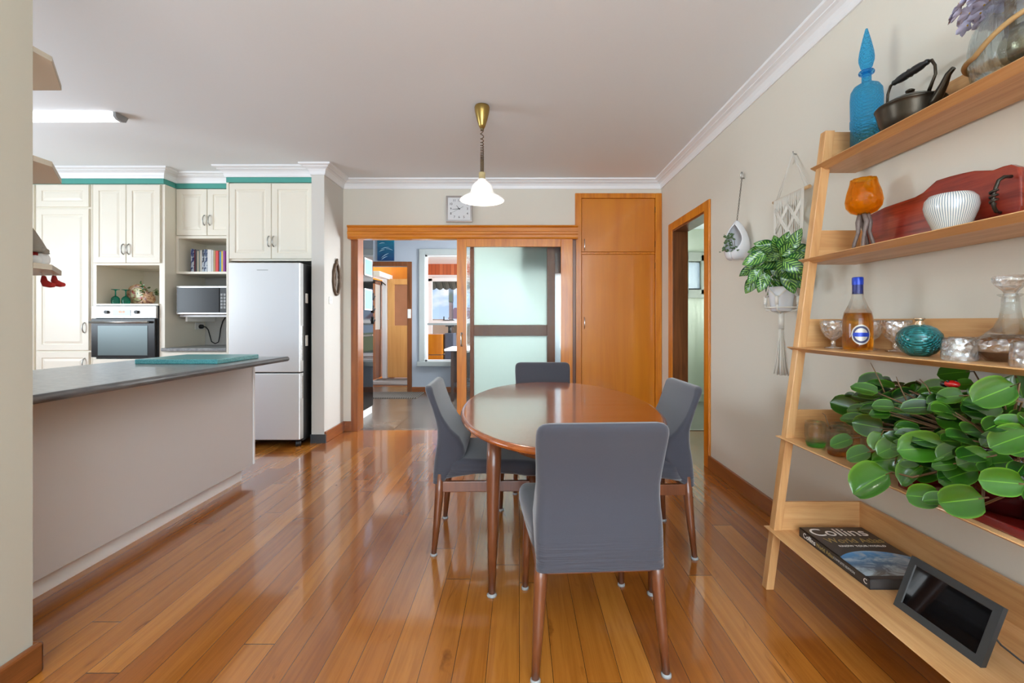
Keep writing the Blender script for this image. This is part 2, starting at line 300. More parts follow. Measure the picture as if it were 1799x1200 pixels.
# ================================================================ mesh tools
class MB:
    def __init__(s): s.v = []; s.f = []; s.sm = []; s.at = []
    def add(s, vs, fs, smooth=False, at=None):
        o = len(s.v); s.v += [Vector(p) for p in vs]; s.f += [tuple(i+o for i in f) for f in fs]; s.sm += [smooth]*len(fs)
        s.at += at if at else [(0, 0, 0)]*len(vs); return s
    def box(s, x0, y0, z0, x1, y1, z1):
        x0, x1 = sorted((x0, x1)); y0, y1 = sorted((y0, y1)); z0, z1 = sorted((z0, z1))
        return s.add([(x0, y0, z0), (x1, y0, z0), (x1, y1, z0), (x0, y1, z0), (x0, y0, z1), (x1, y0, z1), (x1, y1, z1), (x0, y1, z1)],
                     [(0, 3, 2, 1), (4, 5, 6, 7), (0, 1, 5, 4), (1, 2, 6, 5), (2, 3, 7, 6), (3, 0, 4, 7)])
    def loops(s, ls, closed_u=True, cap0=True, cap1=True, smooth=True):
        n = len(ls[0]); o = []; fs = []
        for l in ls: o += l
        for i in range(len(ls)-1):
            for j in range(n if closed_u else n-1):
                k = (j+1) % n; fs.append((i*n+j, i*n+k, (i+1)*n+k, (i+1)*n+j))
        s.add(o, fs, smooth)
        b = len(s.v)-len(o)
        if cap0: s.f.append(tuple(b+j for j in reversed(range(n)))); s.sm.append(False)
        if cap1: s.f.append(tuple(b+(len(ls)-1)*n+j for j in range(n))); s.sm.append(False)
        return s
    def prism(s, poly, axis, a, b, smooth=False):
        """polygon in the plane across axis, pushed from a to b"""
        def P(p, t): return {'x': (t, p[0], p[1]), 'y': (p[0], t, p[1]), 'z': (p[0], p[1], t)}[axis]
        return s.loops([[P(p, a) for p in poly], [P(p, b) for p in poly]], smooth=smooth)
    def lathe(s, prof, c=(0, 0, 0), n=32, mod=None, smooth=True, cap0=False, cap1=False):
        ls = []
        for r, z in prof:
            l = []
            for j in range(n):
                a = 2*math.pi*j/n; q = r*(mod(a, z) if mod else 1)
                l.append((c[0]+q*math.cos(a), c[1]+q*math.sin(a), c[2]+z))
            ls.append(l)
        return s.loops(ls, cap0=cap0, cap1=cap1, smooth=smooth)
    def tube(s, pts, r, n=10, closed=False, smooth=True, flatten=1.0):
        pts = [Vector(p) for p in pts]; m = len(pts); rs = r if isinstance(r, (list, tuple)) else [r]*m
        ls = []; up = None
        for i, p in enumerate(pts):
            d = (pts[(i+1) % m]-pts[i-1]) if closed else (pts[min(i+1, m-1)]-pts[max(i-1, 0)])
            d.normalize()
            if up is None: up = Vector((0, 0, 1)) if abs(d.z) < 0.9 else Vector((1, 0, 0))
            a = d.cross(up); 
            if a.length < 1e-5: a = d.orthogonal()
            a.normalize(); bb = a.cross(d).normalized(); up = bb
            ls.append([tuple(p+a*rs[i]*math.cos(2*math.pi*j/n)+bb*rs[i]*flatten*math.sin(2*math.pi*j/n)) for j in range(n)])
        if closed: ls.append(ls[0])
        return s.loops(ls, cap0=not closed, cap1=not closed, smooth=smooth)
    def ball(s, c, r, n=16, sq=(1, 1, 1)):
        ls = []
        for i in range(n//2+1):
            t = -math.pi/2+math.pi*i/(n//2); q = max(math.cos(t), 1e-3)
            ls.append([(c[0]+r*sq[0]*q*math.cos(2*math.pi*j/n), c[1]+r*sq[1]*q*math.sin(2*math.pi*j/n), c[2]+r*sq[2]*math.sin(t)) for j in range(n)])
        return s.loops(ls)
    def door(s, x0, x1, z0, z1, y, th=0.018, fr=0.055):
        """cabinet door facing -Y with a routed, raised centre panel"""
        def L(i, dy): return [(x0+i, y+dy, z0+i), (x1-i, y+dy, z0+i), (x1-i, y+dy, z1-i), (x0+i, y+dy, z1-i)]
        fr = min(fr, (x1-x0)*0.25, (z1-z0)*0.25)
        return s.loops([L(0, th), L(0, 0.003), L(0.003, 0), L(fr, 0), L(fr+0.007, 0.007), L(fr+0.014, 0.007), L(fr+0.034, 0.001)], smooth=False)
    def leaf(s, base, d, nrm, L, W, cup=0.15, droop=0.2, rnd=0.5, shape=0, nu=6, nv=8):
        d = Vector(d).normalized(); nrm = Vector(nrm); side = d.cross(nrm)
        if side.length < 1e-4: side = d.orthogonal()
        side.normalize(); nrm = side.cross(d).normalized(); base = Vector(base); vs = []; at = []
        for i in range(nv+1):
            v = i/nv
            if shape == 0: wd = (max(0.0, 1-(abs(2*(v**0.85)-1))**2.3))**0.5
            else: wd = math.sin(math.pi*min(1, v**0.8))**0.8
            for j in range(nu+1):
                u = -1+2*j/nu; wv_ = 0.04*math.sin(v*9+u*3+rnd*20) if shape else 0
                p = base+d*(L*v)+side*(W*0.5*wd*u)+nrm*(cup*W*0.5*(u*u*wd)-droop*L*v*v+wv_*W)
                vs.append(p); at.append((u, v, rnd))
        k = nu+1
        s.add(vs, [(i*k+j, i*k+j+1, (i+1)*k+j+1, (i+1)*k+j) for i in range(nv) for j in range(nu)], True, at); return s
    def obj(s, name, mat, parent=None, bevel=0.0, world=True, solid=0.0, sub=0, attr=False):
        me = bpy.data.meshes.new(name); vs = s.v
        if parent is not None and world:
            r = parent
            while r.parent: r = r.parent
            iv = Matrix.LocRotScale(r.location, r.rotation_euler, None).inverted()
            vs = [iv @ p for p in s.v]
        me.from_pydata([tuple(p) for p in vs], [], s.f)
        me.polygons.foreach_set('use_smooth', s.sm)
        if attr:
            a = me.attributes.new('leaf', 'FLOAT_VECTOR', 'POINT'); a.data.foreach_set('vector', [q for p in s.at for q in p])
        mats = mat if isinstance(mat, list) else [mat]
        for q in mats: me.materials.append(M[q] if isinstance(q, str) else q)
        me.update()
        o = bpy.data.objects.new(name, me); COL.objects.link(o)
        if parent is not None: o.parent = parent
        if solid: md = o.modifiers.new('thick', 'SOLIDIFY'); md.thickness = solid; md.offset = 0
        if bevel: md = o.modifiers.new('bevel', 'BEVEL'); md.width = bevel; md.segments = 2; md.limit_method = 'ANGLE'; md.angle_limit = R(40)
        if sub: md = o.modifiers.new('sub', 'SUBSURF'); md.levels = sub; md.render_levels = sub
        return o
def bx(*a): return MB().box(*a)
def thing(name, label, cat, loc=(0, 0, 0), rz=0.0, group=None):
    o = bpy.data.objects.new(name, None); COL.objects.link(o); o.empty_display_size = 0.05
    o.location = loc; o.rotation_euler = (0, 0, rz); tag(o, label, cat, group); return o
def tag(o, label, cat, group=None, kind=None):
    o['label'] = label; o['category'] = cat
    if group: o['group'] = group
    if kind: o['kind'] = kind
    return o
def struct(name, mb, mat, bevel=0.0, parent=None):
    o = mb.obj(name, mat, parent, bevel)
    if parent is None: o['kind'] = 'structure'
    return o
def text(body, size, loc, xd, yd, mat, parent, name='lettering', ext=0.0004, align='CENTER', sx=1.0):
    cu = bpy.data.curves.new(name, 'FONT'); cu.body = body; cu.size = size; cu.extrude = ext; cu.align_x = align; cu.align_y = 'CENTER'
    cu.resolution_u = 4; cu.materials.append(M[mat] if isinstance(mat, str) else mat)
    o = bpy.data.objects.new(name, cu); COL.objects.link(o)
    r = parent
    while r.parent: r = r.parent
    xd = Vector(xd).normalized(); yd = Vector(yd).normalized(); zd = xd.cross(yd)
    m = Matrix((xd*sx, yd, zd)).transposed().to_4x4(); m.translation = Vector(loc)-Vector(r.location)
    me = bpy.data.meshes.new_from_object(o.evaluated_get(bpy.context.evaluated_depsgraph_get()))
    me.name = name; bpy.data.objects.remove(o); me.materials.clear(); me.materials.append(M[mat] if isinstance(mat, str) else mat)
    o = bpy.data.objects.new(name, me); COL.objects.link(o)
    o.parent = parent; o.matrix_local = m; return o
def dup(root, loc, rz, label, group=None):
    r = root.copy(); COL.objects.link(r); r.location = loc; r.rotation_euler = (0, 0, rz); r['label'] = label
    if group: r['group'] = group
    for ch in list(root.children):
        c = ch.copy(); COL.objects.link(c); c.parent = r
        for g in list(ch.children):
            d = g.copy(); COL.objects.link(d); d.parent = c
    return r
def sweep(path, prof, ztop):
    """cornice: the room lies to the right of the path; prof = (out from wall, below ceiling)"""
    n = len(path); ls = []
    P = [Vector(p) for p in path]
    for i in range(n):
        ns = []
        for a, b in ((i-1, i), (i, i+1)):
            if a >= 0 and b < n:
                d = (P[b]-P[a]).normalized(); ns.append(Vector((d.y, -d.x)))
        m = ns[0] if len(ns) == 1 else (ns[0]+ns[1])/(1+ns[0].dot(ns[1]))
        ls.append([(P[i].x+m.x*o, P[i].y+m.y*o, ztop-z) for o, z in prof])
    return MB().loops(ls, closed_u=False, cap0=False, cap1=False, smooth=False)
def arc(c, r, a0, a1, n, plane='xz', rx=None):
    o = []
    for i in range(n+1):
        a = R(a0+(a1-a0)*i/n); u = r*math.cos(a); v = (rx or r)*math.sin(a)
        o.append({'xz': (c[0]+u, c[1], c[2]+v), 'yz': (c[0], c[1]+u, c[2]+v), 'xy': (c[0]+u, c[1]+v, c[2])}[plane])
    return o

# ================================================================ the setting
CZ = 2.66
struct('floor', bx(-6, -3, -0.06, 2.9, 4.86, 0), 'floor')
struct('floor_hall', bx(-3.6, 4.86, -0.06, 0.6, 7.6, 0).box(-5, 7.6, -0.06, 2, 8.1, 0), 'vinyl')
struct('floor_side_hall', bx(0.6, 4.86, -0.06, 3.0, 6.8, 0), flat('grey_vinyl', rgb(128, 126, 116), 0.3, var=0.1))
struct('floor_porch', bx(-5, 8.1, -0.06, 2, 10.3, 0), 'brown_x')
struct('ceiling', bx(-6, -3, CZ, 1.63, 5.1, CZ+0.06), 'ceil')
struct('ceiling_hall', bx(-3.6, 4.95, 2.535, 0.6, 7.6, 2.6), 'ceil')
struct('ceiling_side_hall', bx(1.637, 2.4, 2.5, 3.0, 6.8, 2.56).box(1.52, 4.83, 2.5, 1.637, 6.8, 2.56), 'ceil')
struct('ceiling_porch', bx(-5, 7.6, 2.42, 2, 10.2, 2.48), 'white')
struct('wall_right', bx(1.507, -3, 0, 1.637, 3.676, CZ).box(1.507, 3.676, 2.05, 1.637, 4.449, CZ).box(1.507, 4.449, 0, 1.637, 4.95, CZ), 'wall')
struct('wall_back', bx(-1.866, 4.83, 0, -1.735, 4.95, CZ).box(-1.735, 4.83, 2.06, 0.6, 4.95, CZ).box(0.6, 4.83, 2.505, 1.507, 4.95, CZ), 'wall')
struct('wall_nib', bx(-1.988, 4.36, 0, -1.866, 5.4, CZ), 'wall_k')
struct('wall_kitchen', bx(-6, 5.07, 0, -1.988, 5.19, CZ), 'wall_k')
struct('wall_kitchen_left', bx(-6.1, -3, 0, -6.0, 5.19, 1.0).box(-6.1, -3, 2.1, -6.0, 5.19, CZ).box(-6.1, -3, 1.0, -6, 1.0, 2.1).box(-6.1, 3.8, 1, -6, 5.19, 2.1), 'wall_k')
struct('wall_left', bx(-1.70, -3, 0, -1.60, 1.498, CZ), 'wall_l')
struct('wall_front', bx(-1.6, -3.1, 0, 1.507, -3.0, 0.35).box(-1.6, -3.1, 2.4, 1.507, -3, CZ).box(-1.6, -3.1, 0.35, -1.45, -3, 2.4).box(1.4, -3.1, 0.35, 1.507, -3, 2.4), 'wall')
# hall behind the sliding doors
hw = MB(); Y0, Y1 = 7.5, 7.6
hw.box(-3.6, Y0, 0, -2.66, Y1, 2.54).box(-2.66, Y0, 2.07, -1.8375, Y1, 2.54).box(-1.8375, Y0, 0, -1.547, Y1, 2.54)
hw.box(-1.547, Y0, 2.257, 0.2, Y1, 2.54).box(-1.547, Y0, 0, 0.2, Y1, 0.50).box(0.2, Y0, 0, 0.6, Y1, 2.54)
struct('wall_hall_back', hw, 'hallwall')
struct('wall_hall_left', bx(-3.7, 5.19, 0, -3.6, 7.6, 2.54), 'hallwall')
struct('wall_hall_right', bx(0.56, 4.95, 0, 0.60, 5.3, 2.54).box(0.56, 5.3, 0, 0.6, 7.6, 0.8).box(0.56, 5.3, 2.2, 0.6, 7.6, 2.54).box(0.56, 5.95, 0.8, 0.6, 7.6, 2.2), 'hallwall')
struct('trim_hall_door', MB().box(-2.75, 7.47, 0, -2.66, 7.5, 2.144).box(-1.8375, 7.47, 0, -1.7625, 7.5, 2.144).box(-2.66, 7.47, 2.07, -1.8375, 7.5, 2.144), 'brown_z', 0.004)
struct('baseboard_hall', bx(-1.7625, 7.475, 0, 0.56, 7.5, 0.085), 'skirt_x', 0.004)
wf = struct('window_1', MB().box(-1.64, 7.455, 0.50, -1.547, 7.5, 2.35).box(-1.547, 7.455, 2.257, 0.2, 7.5, 2.35).box(0.2, 7.455, 0.5, 0.29, 7.5, 2.35).box(-1.67, 7.42, 0.43, 0.32, 7.5, 0.505), flat('grey_green_window_paint', rgb(176, 184, 184), 0.4), 0.004)
MB().box(-1.547, 7.5, 0.505, -1.515, 7.58, 2.257).box(-1.547, 7.5, 2.23, 0.2, 7.58, 2.257).box(-1.547, 7.5, 0.505, 0.2, 7.58, 0.53).obj('window_frame', 'white', wf)
MB().box(-1.515, 7.51, 1.102, 0.2, 7.56, 1.135).obj('window_rail', flat('grey_rail_paint', rgb(140, 146, 146), 0.4), wf)
# porch behind the hall
struct('wall_porch_back', MB().box(-5, 10.0, 0, 2, 10.1, 0.45).box(-5, 10, 2.06, 2, 10.1, 2.185).box(-5, 10.0, 0.45, -1.97, 10.1, 2.06).box(0.2, 10, 0.45, 2, 10.1, 2.06), 'white')
t = NT('red_cedar_boards'); co_ = t.n('ShaderNodeTexCoord'); s_ = t.n('ShaderNodeSeparateXYZ'); t.l(co_.outputs['Object'], s_.inputs[0])
q = t.math('MULTIPLY', s_.outputs['X'], 12.0); wn3 = t.n('ShaderNodeTexWhiteNoise', noise_dimensions='1D'); t.l(t.math('FLOOR', q), wn3.inputs['W'])
t.l(t.mix(t.math('LESS_THAN', t.math('FRACT', q), 0.08), t.mix(wn3.outputs['Value'], rgb(176, 84, 44), rgb(206, 116, 72)), rgb(110, 50, 26)), t.p.inputs['Base Color']); t.set(Roughness=0.5); M['cedar'] = t.m
struct('trim_porch', bx(-5, 9.96, 2.185, 2, 10.1, 2.42), 'cedar')
struct('wall_porch_left', MB().box(-3.0, 7.6, 0.05, -2.9, 8.55, 0.78), 'orange_z')
struct('wall_porch_left_upper', MB().box(-3.0, 7.6, 0.80, -2.9, 8.55, 2.42), flat('pale_yellow_paint', rgb(226, 214, 170), 0.7))
struct('trim_porch_rail', MB().box(-2.9, 7.6, 0.78, -2.87, 8.6, 0.82).box(-2.9, 7.6, 1.14, -2.87, 8.6, 1.19).box(-2.9, 8.53, 0, -2.86, 8.6, 2.3).box(-2.9, 7.6, 0, -2.88, 8.55, 0.1), 'white')
# orange inner wall of the porch with its white trimmed doorway and the open pale door
struct('wall_porch_end', MB().box(-3.2, 9.5, 2.0, -2.0, 9.6, 2.42).box(-3.2, 9.5, 0, -2.62, 9.6, 2.0), 'ply')
struct('door_1', MB().box(-2.685, 9.3, 0.02, -2.02, 9.34, 1.08).box(-2.685, 9.3, 1.08, -2.545, 9.34, 2.03).box(-2.16, 9.3, 1.08, -2.02, 9.34, 2.03).box(-2.545, 9.3, 1.916, -2.16, 9.34, 2.03), 'plypale', 0.003)
d1 = bpy.data.objects['door_1']
MB().box(-2.545, 9.315, 1.08, -2.16, 9.325, 1.916).obj('door_glass', 'frostbrown', d1)
struct('door_2', MB().box(-2.86, 8.85, 0.03, -2.82, 9.4, 1.0).box(-2.86, 8.85, 1.0, -2.82, 8.93, 1.98).box(-2.86, 9.3, 1, -2.82, 9.4, 1.98).box(-2.86, 8.85, 1.9, -2.82, 9.4, 1.98), 'brown_z', 0.003)
MB().box(-2.845, 8.93, 1.0, -2.835, 9.3, 1.9).obj('door_glass', 'frosted', bpy.data.objects['door_2'])
MB().tube([(-2.80, 8.8, 1.96), (-2.72, 9.0, 1.95), (-2.70, 9.2, 1.9)], 0.012, 8).obj('door_closer', 'black', bpy.data.objects['door_2'])
struct('trim_porch_door', MB().box(-2.88, 8.62, 0, -2.80, 8.72, 2.02).box(-2.86, 8.62, 2.02, -2.64, 9.5, 2.12).box(-2.79, 9.28, 0, -2.70, 9.5, 2.06), 'white', 0.004)
wfr = MB().box(-2.0, 9.95, 0.40, -1.90, 10.02, 2.1).box(-2, 9.95, 2.04, 0.2, 10.02, 2.12).box(-1.9, 9.95, 1.12, 0.2, 10.02, 1.19).box(-1.9, 9.95, 0.4, 0.2, 10.02, 0.47).box(-1.0, 9.95, 0.4, -0.93, 10.02, 2.1)
w2 = struct('window_2', wfr, 'white', 0.004)
bx(-1.9, 9.98, 0.47, 0.2, 9.985, 2.04).obj('window_pane', 'pane', w2)
MB().box(-1.66, 9.92, 1.185, -1.42, 9.95, 1.20).tube([(-1.64, 9.93, 1.2), (-1.64, 9.93, 1.27)], 0.012, 8).obj('window_catch', 'black', w2)
# things in the porch and yard
k = thing('plywood_cupboard', 'low orange plywood cupboard below the far window, seen through the doorway', 'cupboard', (-1.52, 9.1, 0))
MB().box(-1.84, 8.9, 0.0, -1.50, 9.3, 0.50).obj('drawer', 'ply', k, 0.004); MB().box(-1.84, 8.9, 0.515, -1.50, 9.3, 0.91).obj('door', 'ply', k, 0.004)
k = thing('outdoor_grill', 'slate blue covered grill with a dark chimney behind the hall window', 'grill', (-1.35, 9.2, 0))
bx(-1.47, 9.0, 0, -1.30, 9.4, 0.93).obj('body', flat('slate_cover', rgb(84, 92, 108), 0.8, bump=0.5, bscale=20, var=0.3), k, 0.01)
MB().tube([(-1.40, 9.2, 0.93), (-1.40, 9.2, 1.08)], 0.035, 12).box(-1.48, 9.15, 1.06, -1.31, 9.25, 1.085).obj('hood', 'darkgrey', k)
aw = MB(); n = 64; l0 = []; l1 = []
for i in range(n+1):
    x = -2.1+i*2.5/n; l0.append((x, 10.5, 2.14)); l1.append((x, 10.72, 1.95-0.045*abs(math.sin(i*math.pi/4))))
aw.loops([[(x, 10.12, 2.28) for x, _, _ in l0], l0, l1], closed_u=False, cap0=False, cap1=False, smooth=False)
tag(aw.obj('window_awning', 'awning', solid=0.006), 'taupe awning with a scalloped edge hanging outside the far window', 'awning')
struct('ground', bx(-14, 10.3, -0.25, 14, 60, -0.15), 'grass')
k = thing('neighbour_house', 'low neighbouring house with a maroon roof seen through the far window', 'house', (-2, 18, -0.15))
bx(-6, 17, -0.15, 1.5, 21, 1.25).obj('wall', 'brick', k)
MB().prism([(16.6, 1.22), (21.4, 1.22), (19.0, 1.72), (18.4, 1.72)], 'x', -2.62, 2).obj('roof', 'roofm', k)
MB().prism([(16.55, 1.16), (16.65, 1.16), (16.65, 1.26), (16.55, 1.26)], 'x', -2.7, 2.1).obj('gutter', 'white', k)
k = thing('chimney_flue', 'tall rusty flue pipe with a pale cowl rising against the sky outside', 'chimney', (-2.4, 16.0, -0.15))
MB().lathe([(0.075, 0), (0.075, 2.0)], (-2.42, 16.2, -0.15), 16, cap0=True, cap1=True).obj('pipe', 'rust', k)
MB().lathe([(0.085, 2.0), (0.085, 2.55), (0.06, 2.62)], (-2.42, 16.2, -0.15), 16, cap0=True, cap1=True).obj('cowl', 'satin', k)
# side hall through the right doorway
gw = MB().box(1.637, 6.6, 0, 2.43, 6.7, 2.5).box(2.43, 6.6, 0, 3.0, 6.7, 1.64).box(2.43, 6.6, 2.02, 3.0, 6.7, 2.5)
struct('wall_side_hall_back', gw, 'greenwall')
struct('wall_side_hall_right', MB().box(2.9, 2.4, 0, 3.0, 6.7, 2.5).box(1.637, 2.3, 0, 3.0, 2.4, 2.5), 'greenwall')
struct('wall_side_hall_left', bx(1.507, 4.95, 0, 1.637, 6.7, 2.5), 'greenwall')
struct('baseboard_side_hall', bx(1.637, 6.575, 0, 2.9, 6.6, 0.11), flat('pale_green_gloss', rgb(190, 198, 184), 0.3))
w3 = struct('window_3', MB().box(2.36, 6.55, 1.55, 2.44, 6.62, 2.12).box(2.62, 6.55, 1.55, 2.72, 6.62, 2.12).box(2.36, 6.55, 1.50, 2.72, 6.62, 1.62).box(2.36, 6.55, 2.03, 2.72, 6.62, 2.16), flat('grey_green_frame', rgb(150, 156, 146), 0.4), 0.004)
bx(2.42, 6.6, 1.6, 2.7, 6.61, 2.04).obj('window_pane', 'frosted', w3)
struct('trim_side_hall', MB().box(1.637, 4.5, 2.28, 2.9, 4.62, 2.5), 'brown_x')
struct('trim_threshold', MB().box(1.64, 4.84, 0, 2.9, 4.88, 0.006), 'satin')
t_ = MB().lathe([(0.0, 0.0), (0.12, 0.0), (0.14, 0.02), (0.0, 0.03)], (2.55, 5.7, 0), 20)
# bulkheads over the kitchen cupboards, teal where they show
tl = MB().box(-6, 4.47, 2.515, -3.49, 5.07, CZ).box(-3.49, 4.63, 2.515, -2.85, 5.07, CZ).box(-2.85, 4.43, 2.515, -1.99, 5.07, CZ)
struct('trim_1', tl, 'teal')
prof = [(0, 0.096), (0.010, 0.096), (0.014, 0.084), (0.017, 0.066), (0.026, 0.048), (0.042, 0.036), (0.058, 0.031), (0.058, 0.025), (0.066, 0.022), (0.086, 0.014), (0.088, 0.0)]
path = [(-6, 4.47), (-3.49, 4.47), (-3.49, 4.63), (-2.85, 4.63), (-2.85, 4.43), (-1.988, 4.43), (-1.988, 4.36), (-1.866, 4.36), (-1.866, 4.83), (1.507, 4.83), (1.507, -3)]
struct('trim_2', sweep(path, prof, CZ), 'white')
# skirtings
struct('baseboard_right', bx(1.487, -3, 0, 1.507, 3.59, 0.105), 'skirt_y', 0.004)
struct('baseboard_back', bx(-1.866, 4.81, 0, -1.775, 4.83, 0.105).box(-1.866, 4.36, 0, -1.846, 4.83, 0.105), 'skirt_y', 0.004)
struct('baseboard_nib', bx(-1.993, 4.345, 0, -1.846, 4.36, 0.08), flat('black_kick_strip', rgb(70, 74, 78), 0.4, var=0.3, bscale=30))
struct('baseboard_left', bx(-1.60, -3, 0, -1.578, 1.515, 0.10).box(-1.70, 1.498, 0, -1.578, 1.515, 0.10), 'brown_y', 0.008)
# right doorway: architrave and deep jamb
da = MB().box(1.49, 3.578, 0, 1.507, 3.676, 2.125).box(1.49, 4.449, 0, 1.507, 4.55, 2.125).box(1.49, 3.676, 2.05, 1.507, 4.449, 2.125)
struct('trim_right_door', da, 'orange_z', 0.004)
struct('trim_right_jamb', MB().box(1.50, 3.666, 0, 1.645, 3.69, 2.05).box(1.50, 4.435, 0, 1.645, 4.46, 2.05).box(1.50, 3.69, 2.035, 1.645, 4.435, 2.06), 'brown_z')
# sliding door opening
struct('trim_left_jamb', MB().box(-1.775, 4.805, 0, -1.70, 4.83, 2.06).box(-1.735, 4.83, 0, -1.70, 4.97, 2.06), 'skirt_z', 0.003)
hd = MB().prism([(4.83, 2.16), (4.715, 2.16), (4.712, 2.145), (4.73, 2.138), (4.73, 2.10), (4.722, 2.092), (4.722, 2.07), (4.73, 2.062), (4.73, 2.035), (4.74, 2.022), (4.83, 2.022)], 'x', -1.785, 0.612)
struct('trim_door_header', hd, 'orange_x')
sd = thing('sliding_door', 'varnished timber sliding door with hammered glass pane, in front of the hall', 'door', (0, 4.78, 0))
MB().box(-0.651, 4.76, 0.012, -0.551, 4.80, 2.03).box(0.437, 4.76, 0.012, 0.56, 4.80, 2.03).box(-0.551, 4.76, 1.943, 0.437, 4.80, 2.03).box(-0.551, 4.76, 0.012, 0.437, 4.80, 0.22).obj('door_frame', 'orange_z', sd, 0.003)
MB().box(-0.551, 4.776, 0.22, 0.437, 4.784, 1.943).obj('glass_pane', 'patterned', sd)
MB().tube([(-0.602, 4.755, 1.035), (-0.602, 4.725, 1.035), (-0.602, 4.72, 1.0), (-0.602, 4.72, 0.93), (-0.602, 4.725, 0.91), (-0.602, 4.755, 0.91)], 0.007, 8).ball((-0.602, 4.752, 1.035), 0.014, 10).ball((-0.602, 4.752, 0.91), 0.014, 10).obj('handle', 'chrome', sd)
sd2 = thing('inner_sliding_door', 'brown framed frosted glass sliding door with mid rail, behind the hammered glass', 'door', (0, 4.92, 0))
MB().box(-0.529, 4.90, 0.012, -0.486, 4.935, 2.05).box(0.30, 4.90, 0.012, 0.387, 4.935, 2.05).box(-0.486, 4.90, 1.006, 0.30, 4.935, 1.123).box(-0.486, 4.9, 0.012, 0.3, 4.935, 0.15).box(-0.486, 4.9, 1.98, 0.3, 4.935, 2.05).obj('door_frame', 'innerframe', sd2, 0.003)
MB().box(-0.486, 4.913, 0.15, 0.30, 4.92, 1.006).box(-0.486, 4.913, 1.123, 0.30, 4.92, 1.98).obj('glass_pane', 'milky', sd2)
k = thing('wall_cupboard', 'small brown cupboard high on the hall wall, blurred behind the door glass', 'cupboard', (0.3, 5.1, 1.7))
MB().box(0.0, 5.02, 1.69, 0.56, 5.28, 2.1).obj('carcass', 'brown_x', k, 0.003); MB().box(0.005, 5.005, 1.7, 0.555, 5.02, 2.09).obj('door', 'brown_z', k, 0.002)
struct('trim_right_opening', MB().box(0.562, 4.80, 0, 0.60, 4.99, 2.02), 'brown_z')
# hall furniture
k = thing('tall_dark_cabinet', 'tall glossy dark cabinet with pictures stuck on it, just inside the sliding doorway', 'cabinet', (-2.2, 5.7, 0))
MB().box(-2.5, 5.38, 0.09, -1.865, 5.80, 2.3).obj('carcass', 'dark', k, 0.004); MB().box(-2.48, 5.40, 0, -1.87, 5.79, 0.09).obj('plinth', 'white', k)
MB().box(-1.865, 5.385, 0.1, -1.858, 5.795, 0.98).box(-1.865, 5.385, 1.0, -1.858, 5.795, 2.29).obj('door', 'blackgloss', k, 0.001)
pm = flat('sky_blue_print', rgb(130, 176, 214), 0.4, var=0.4, bscale=8)
for lab, z0, z1 in (('upper pale blue picture in a white frame stuck on the dark cabinet', 1.72, 1.93), ('lower bright blue picture stuck on the dark cabinet above the black hooks', 1.30, 1.56)):
    p_ = tag(bx(-1.857, 5.46, z0, -1.850, 5.74, z1).obj('small_picture', 'white'), lab, 'picture', 'pictures on the dark cabinet')
    bx(-1.850, 5.475, z0+0.015, -1.847, 5.725, z1-0.015).obj('print', pm, p_)
for lab, z in (('topmost of three black hooks on the dark cabinet edge', 1.47), ('middle of three black hooks on the dark cabinet edge', 1.31), ('lowest of three black hooks on the dark cabinet edge', 1.17)):
    tag(MB().tube([(-1.86, 5.78, z), (-1.84, 5.78, z-0.012), (-1.828, 5.78, z+0.015)], 0.008, 8).tube([(-1.85, 5.77, z-0.04), (-1.85, 5.77, z+0.05)], 0.014, 8).obj('coat_hook', 'black'), lab, 'hook', 'black hooks on the dark cabinet')
k = thing('hall_desk', 'white topped desk with dark timber side in the hall beneath the window', 'desk', (-0.6, 6.8, 0))
bx(-1.08, 6.55, 0.735, 0.3, 7.3, 0.765).obj('desk_top', 'white', k, 0.004); bx(-0.99, 6.6, 0, -0.95, 7.28, 0.735).obj('side_panel', 'dark', k); bx(0.2, 6.6, 0, 0.24, 7.28, 0.735).obj('side_panel', 'dark', k); bx(-0.95, 7.2, 0.2, 0.2, 7.23, 0.735).obj('back_panel', 'dark', k)
tag(MB().box(-2.7, 6.88, 0.0, -1.55, 7.44, 0.012).obj('door_mat', 'mat', bevel=0.002), 'ribbed grey door mat lying in front of the hall doorway', 'mat')
tag(MB().box(-2.85, 8.3, 0.0, -1.9, 9.2, 0.012).obj('rug', 'greyrug', bevel=0.002), 'flat grey rug on the brown floor beyond the hall doorway', 'rug')
# picture of sea animals above the far doorway
k = thing('sea_picture', 'blue painting of leaping white sea animals above the hall doorway', 'picture', (-2.1, 7.49, 2.16))
t = NT('sea_painting'); gx = t.n('ShaderNodeTexCoord'); gs = t.n('ShaderNodeSeparateXYZ'); t.l(gx.outputs['Generated'], gs.inputs[0])
t.l(t.mix(t.noise(t.coord((6, 6, 20)), 1, 3), t.ramp(gs.outputs['Z'], [(0, rgb(10, 60, 110)), (1, rgb(20, 150, 170))]), rgb(8, 44, 96)), t.p.inputs['Base Color']); t.set(Roughness=0.4); M['sea'] = t.m
bx(-2.325, 7.47, 2.16, -2.055, 7.5, 2.515).obj('canvas', 'sea', k)
ws = MB()
for cx_, cz_, l_, a_ in ((-2.25, 2.44, 0.10, 8), (-2.20, 2.36, 0.15, 12), (-2.13, 2.34, 0.12, -12), (-2.25, 2.32, 0.1, 20), (-2.2, 2.24, 0.15, 32), (-2.21, 2.20, 0.12, 30)):
    ca, sa = math.cos(R(a_)), math.sin(R(a_))
    ws.tube([(cx_+ca*l_*q, 7.468, cz_+sa*l_*q+0.012*(1-(2*q)**2)) for q in (-.5, -.3, 0, .3, .5)], [0.001, 0.008, 0.011, 0.007, 0.001], 8, flatten=0.5)
ws.obj('animals', flat('pale_whale', rgb(176, 206, 222), 0.5), k)
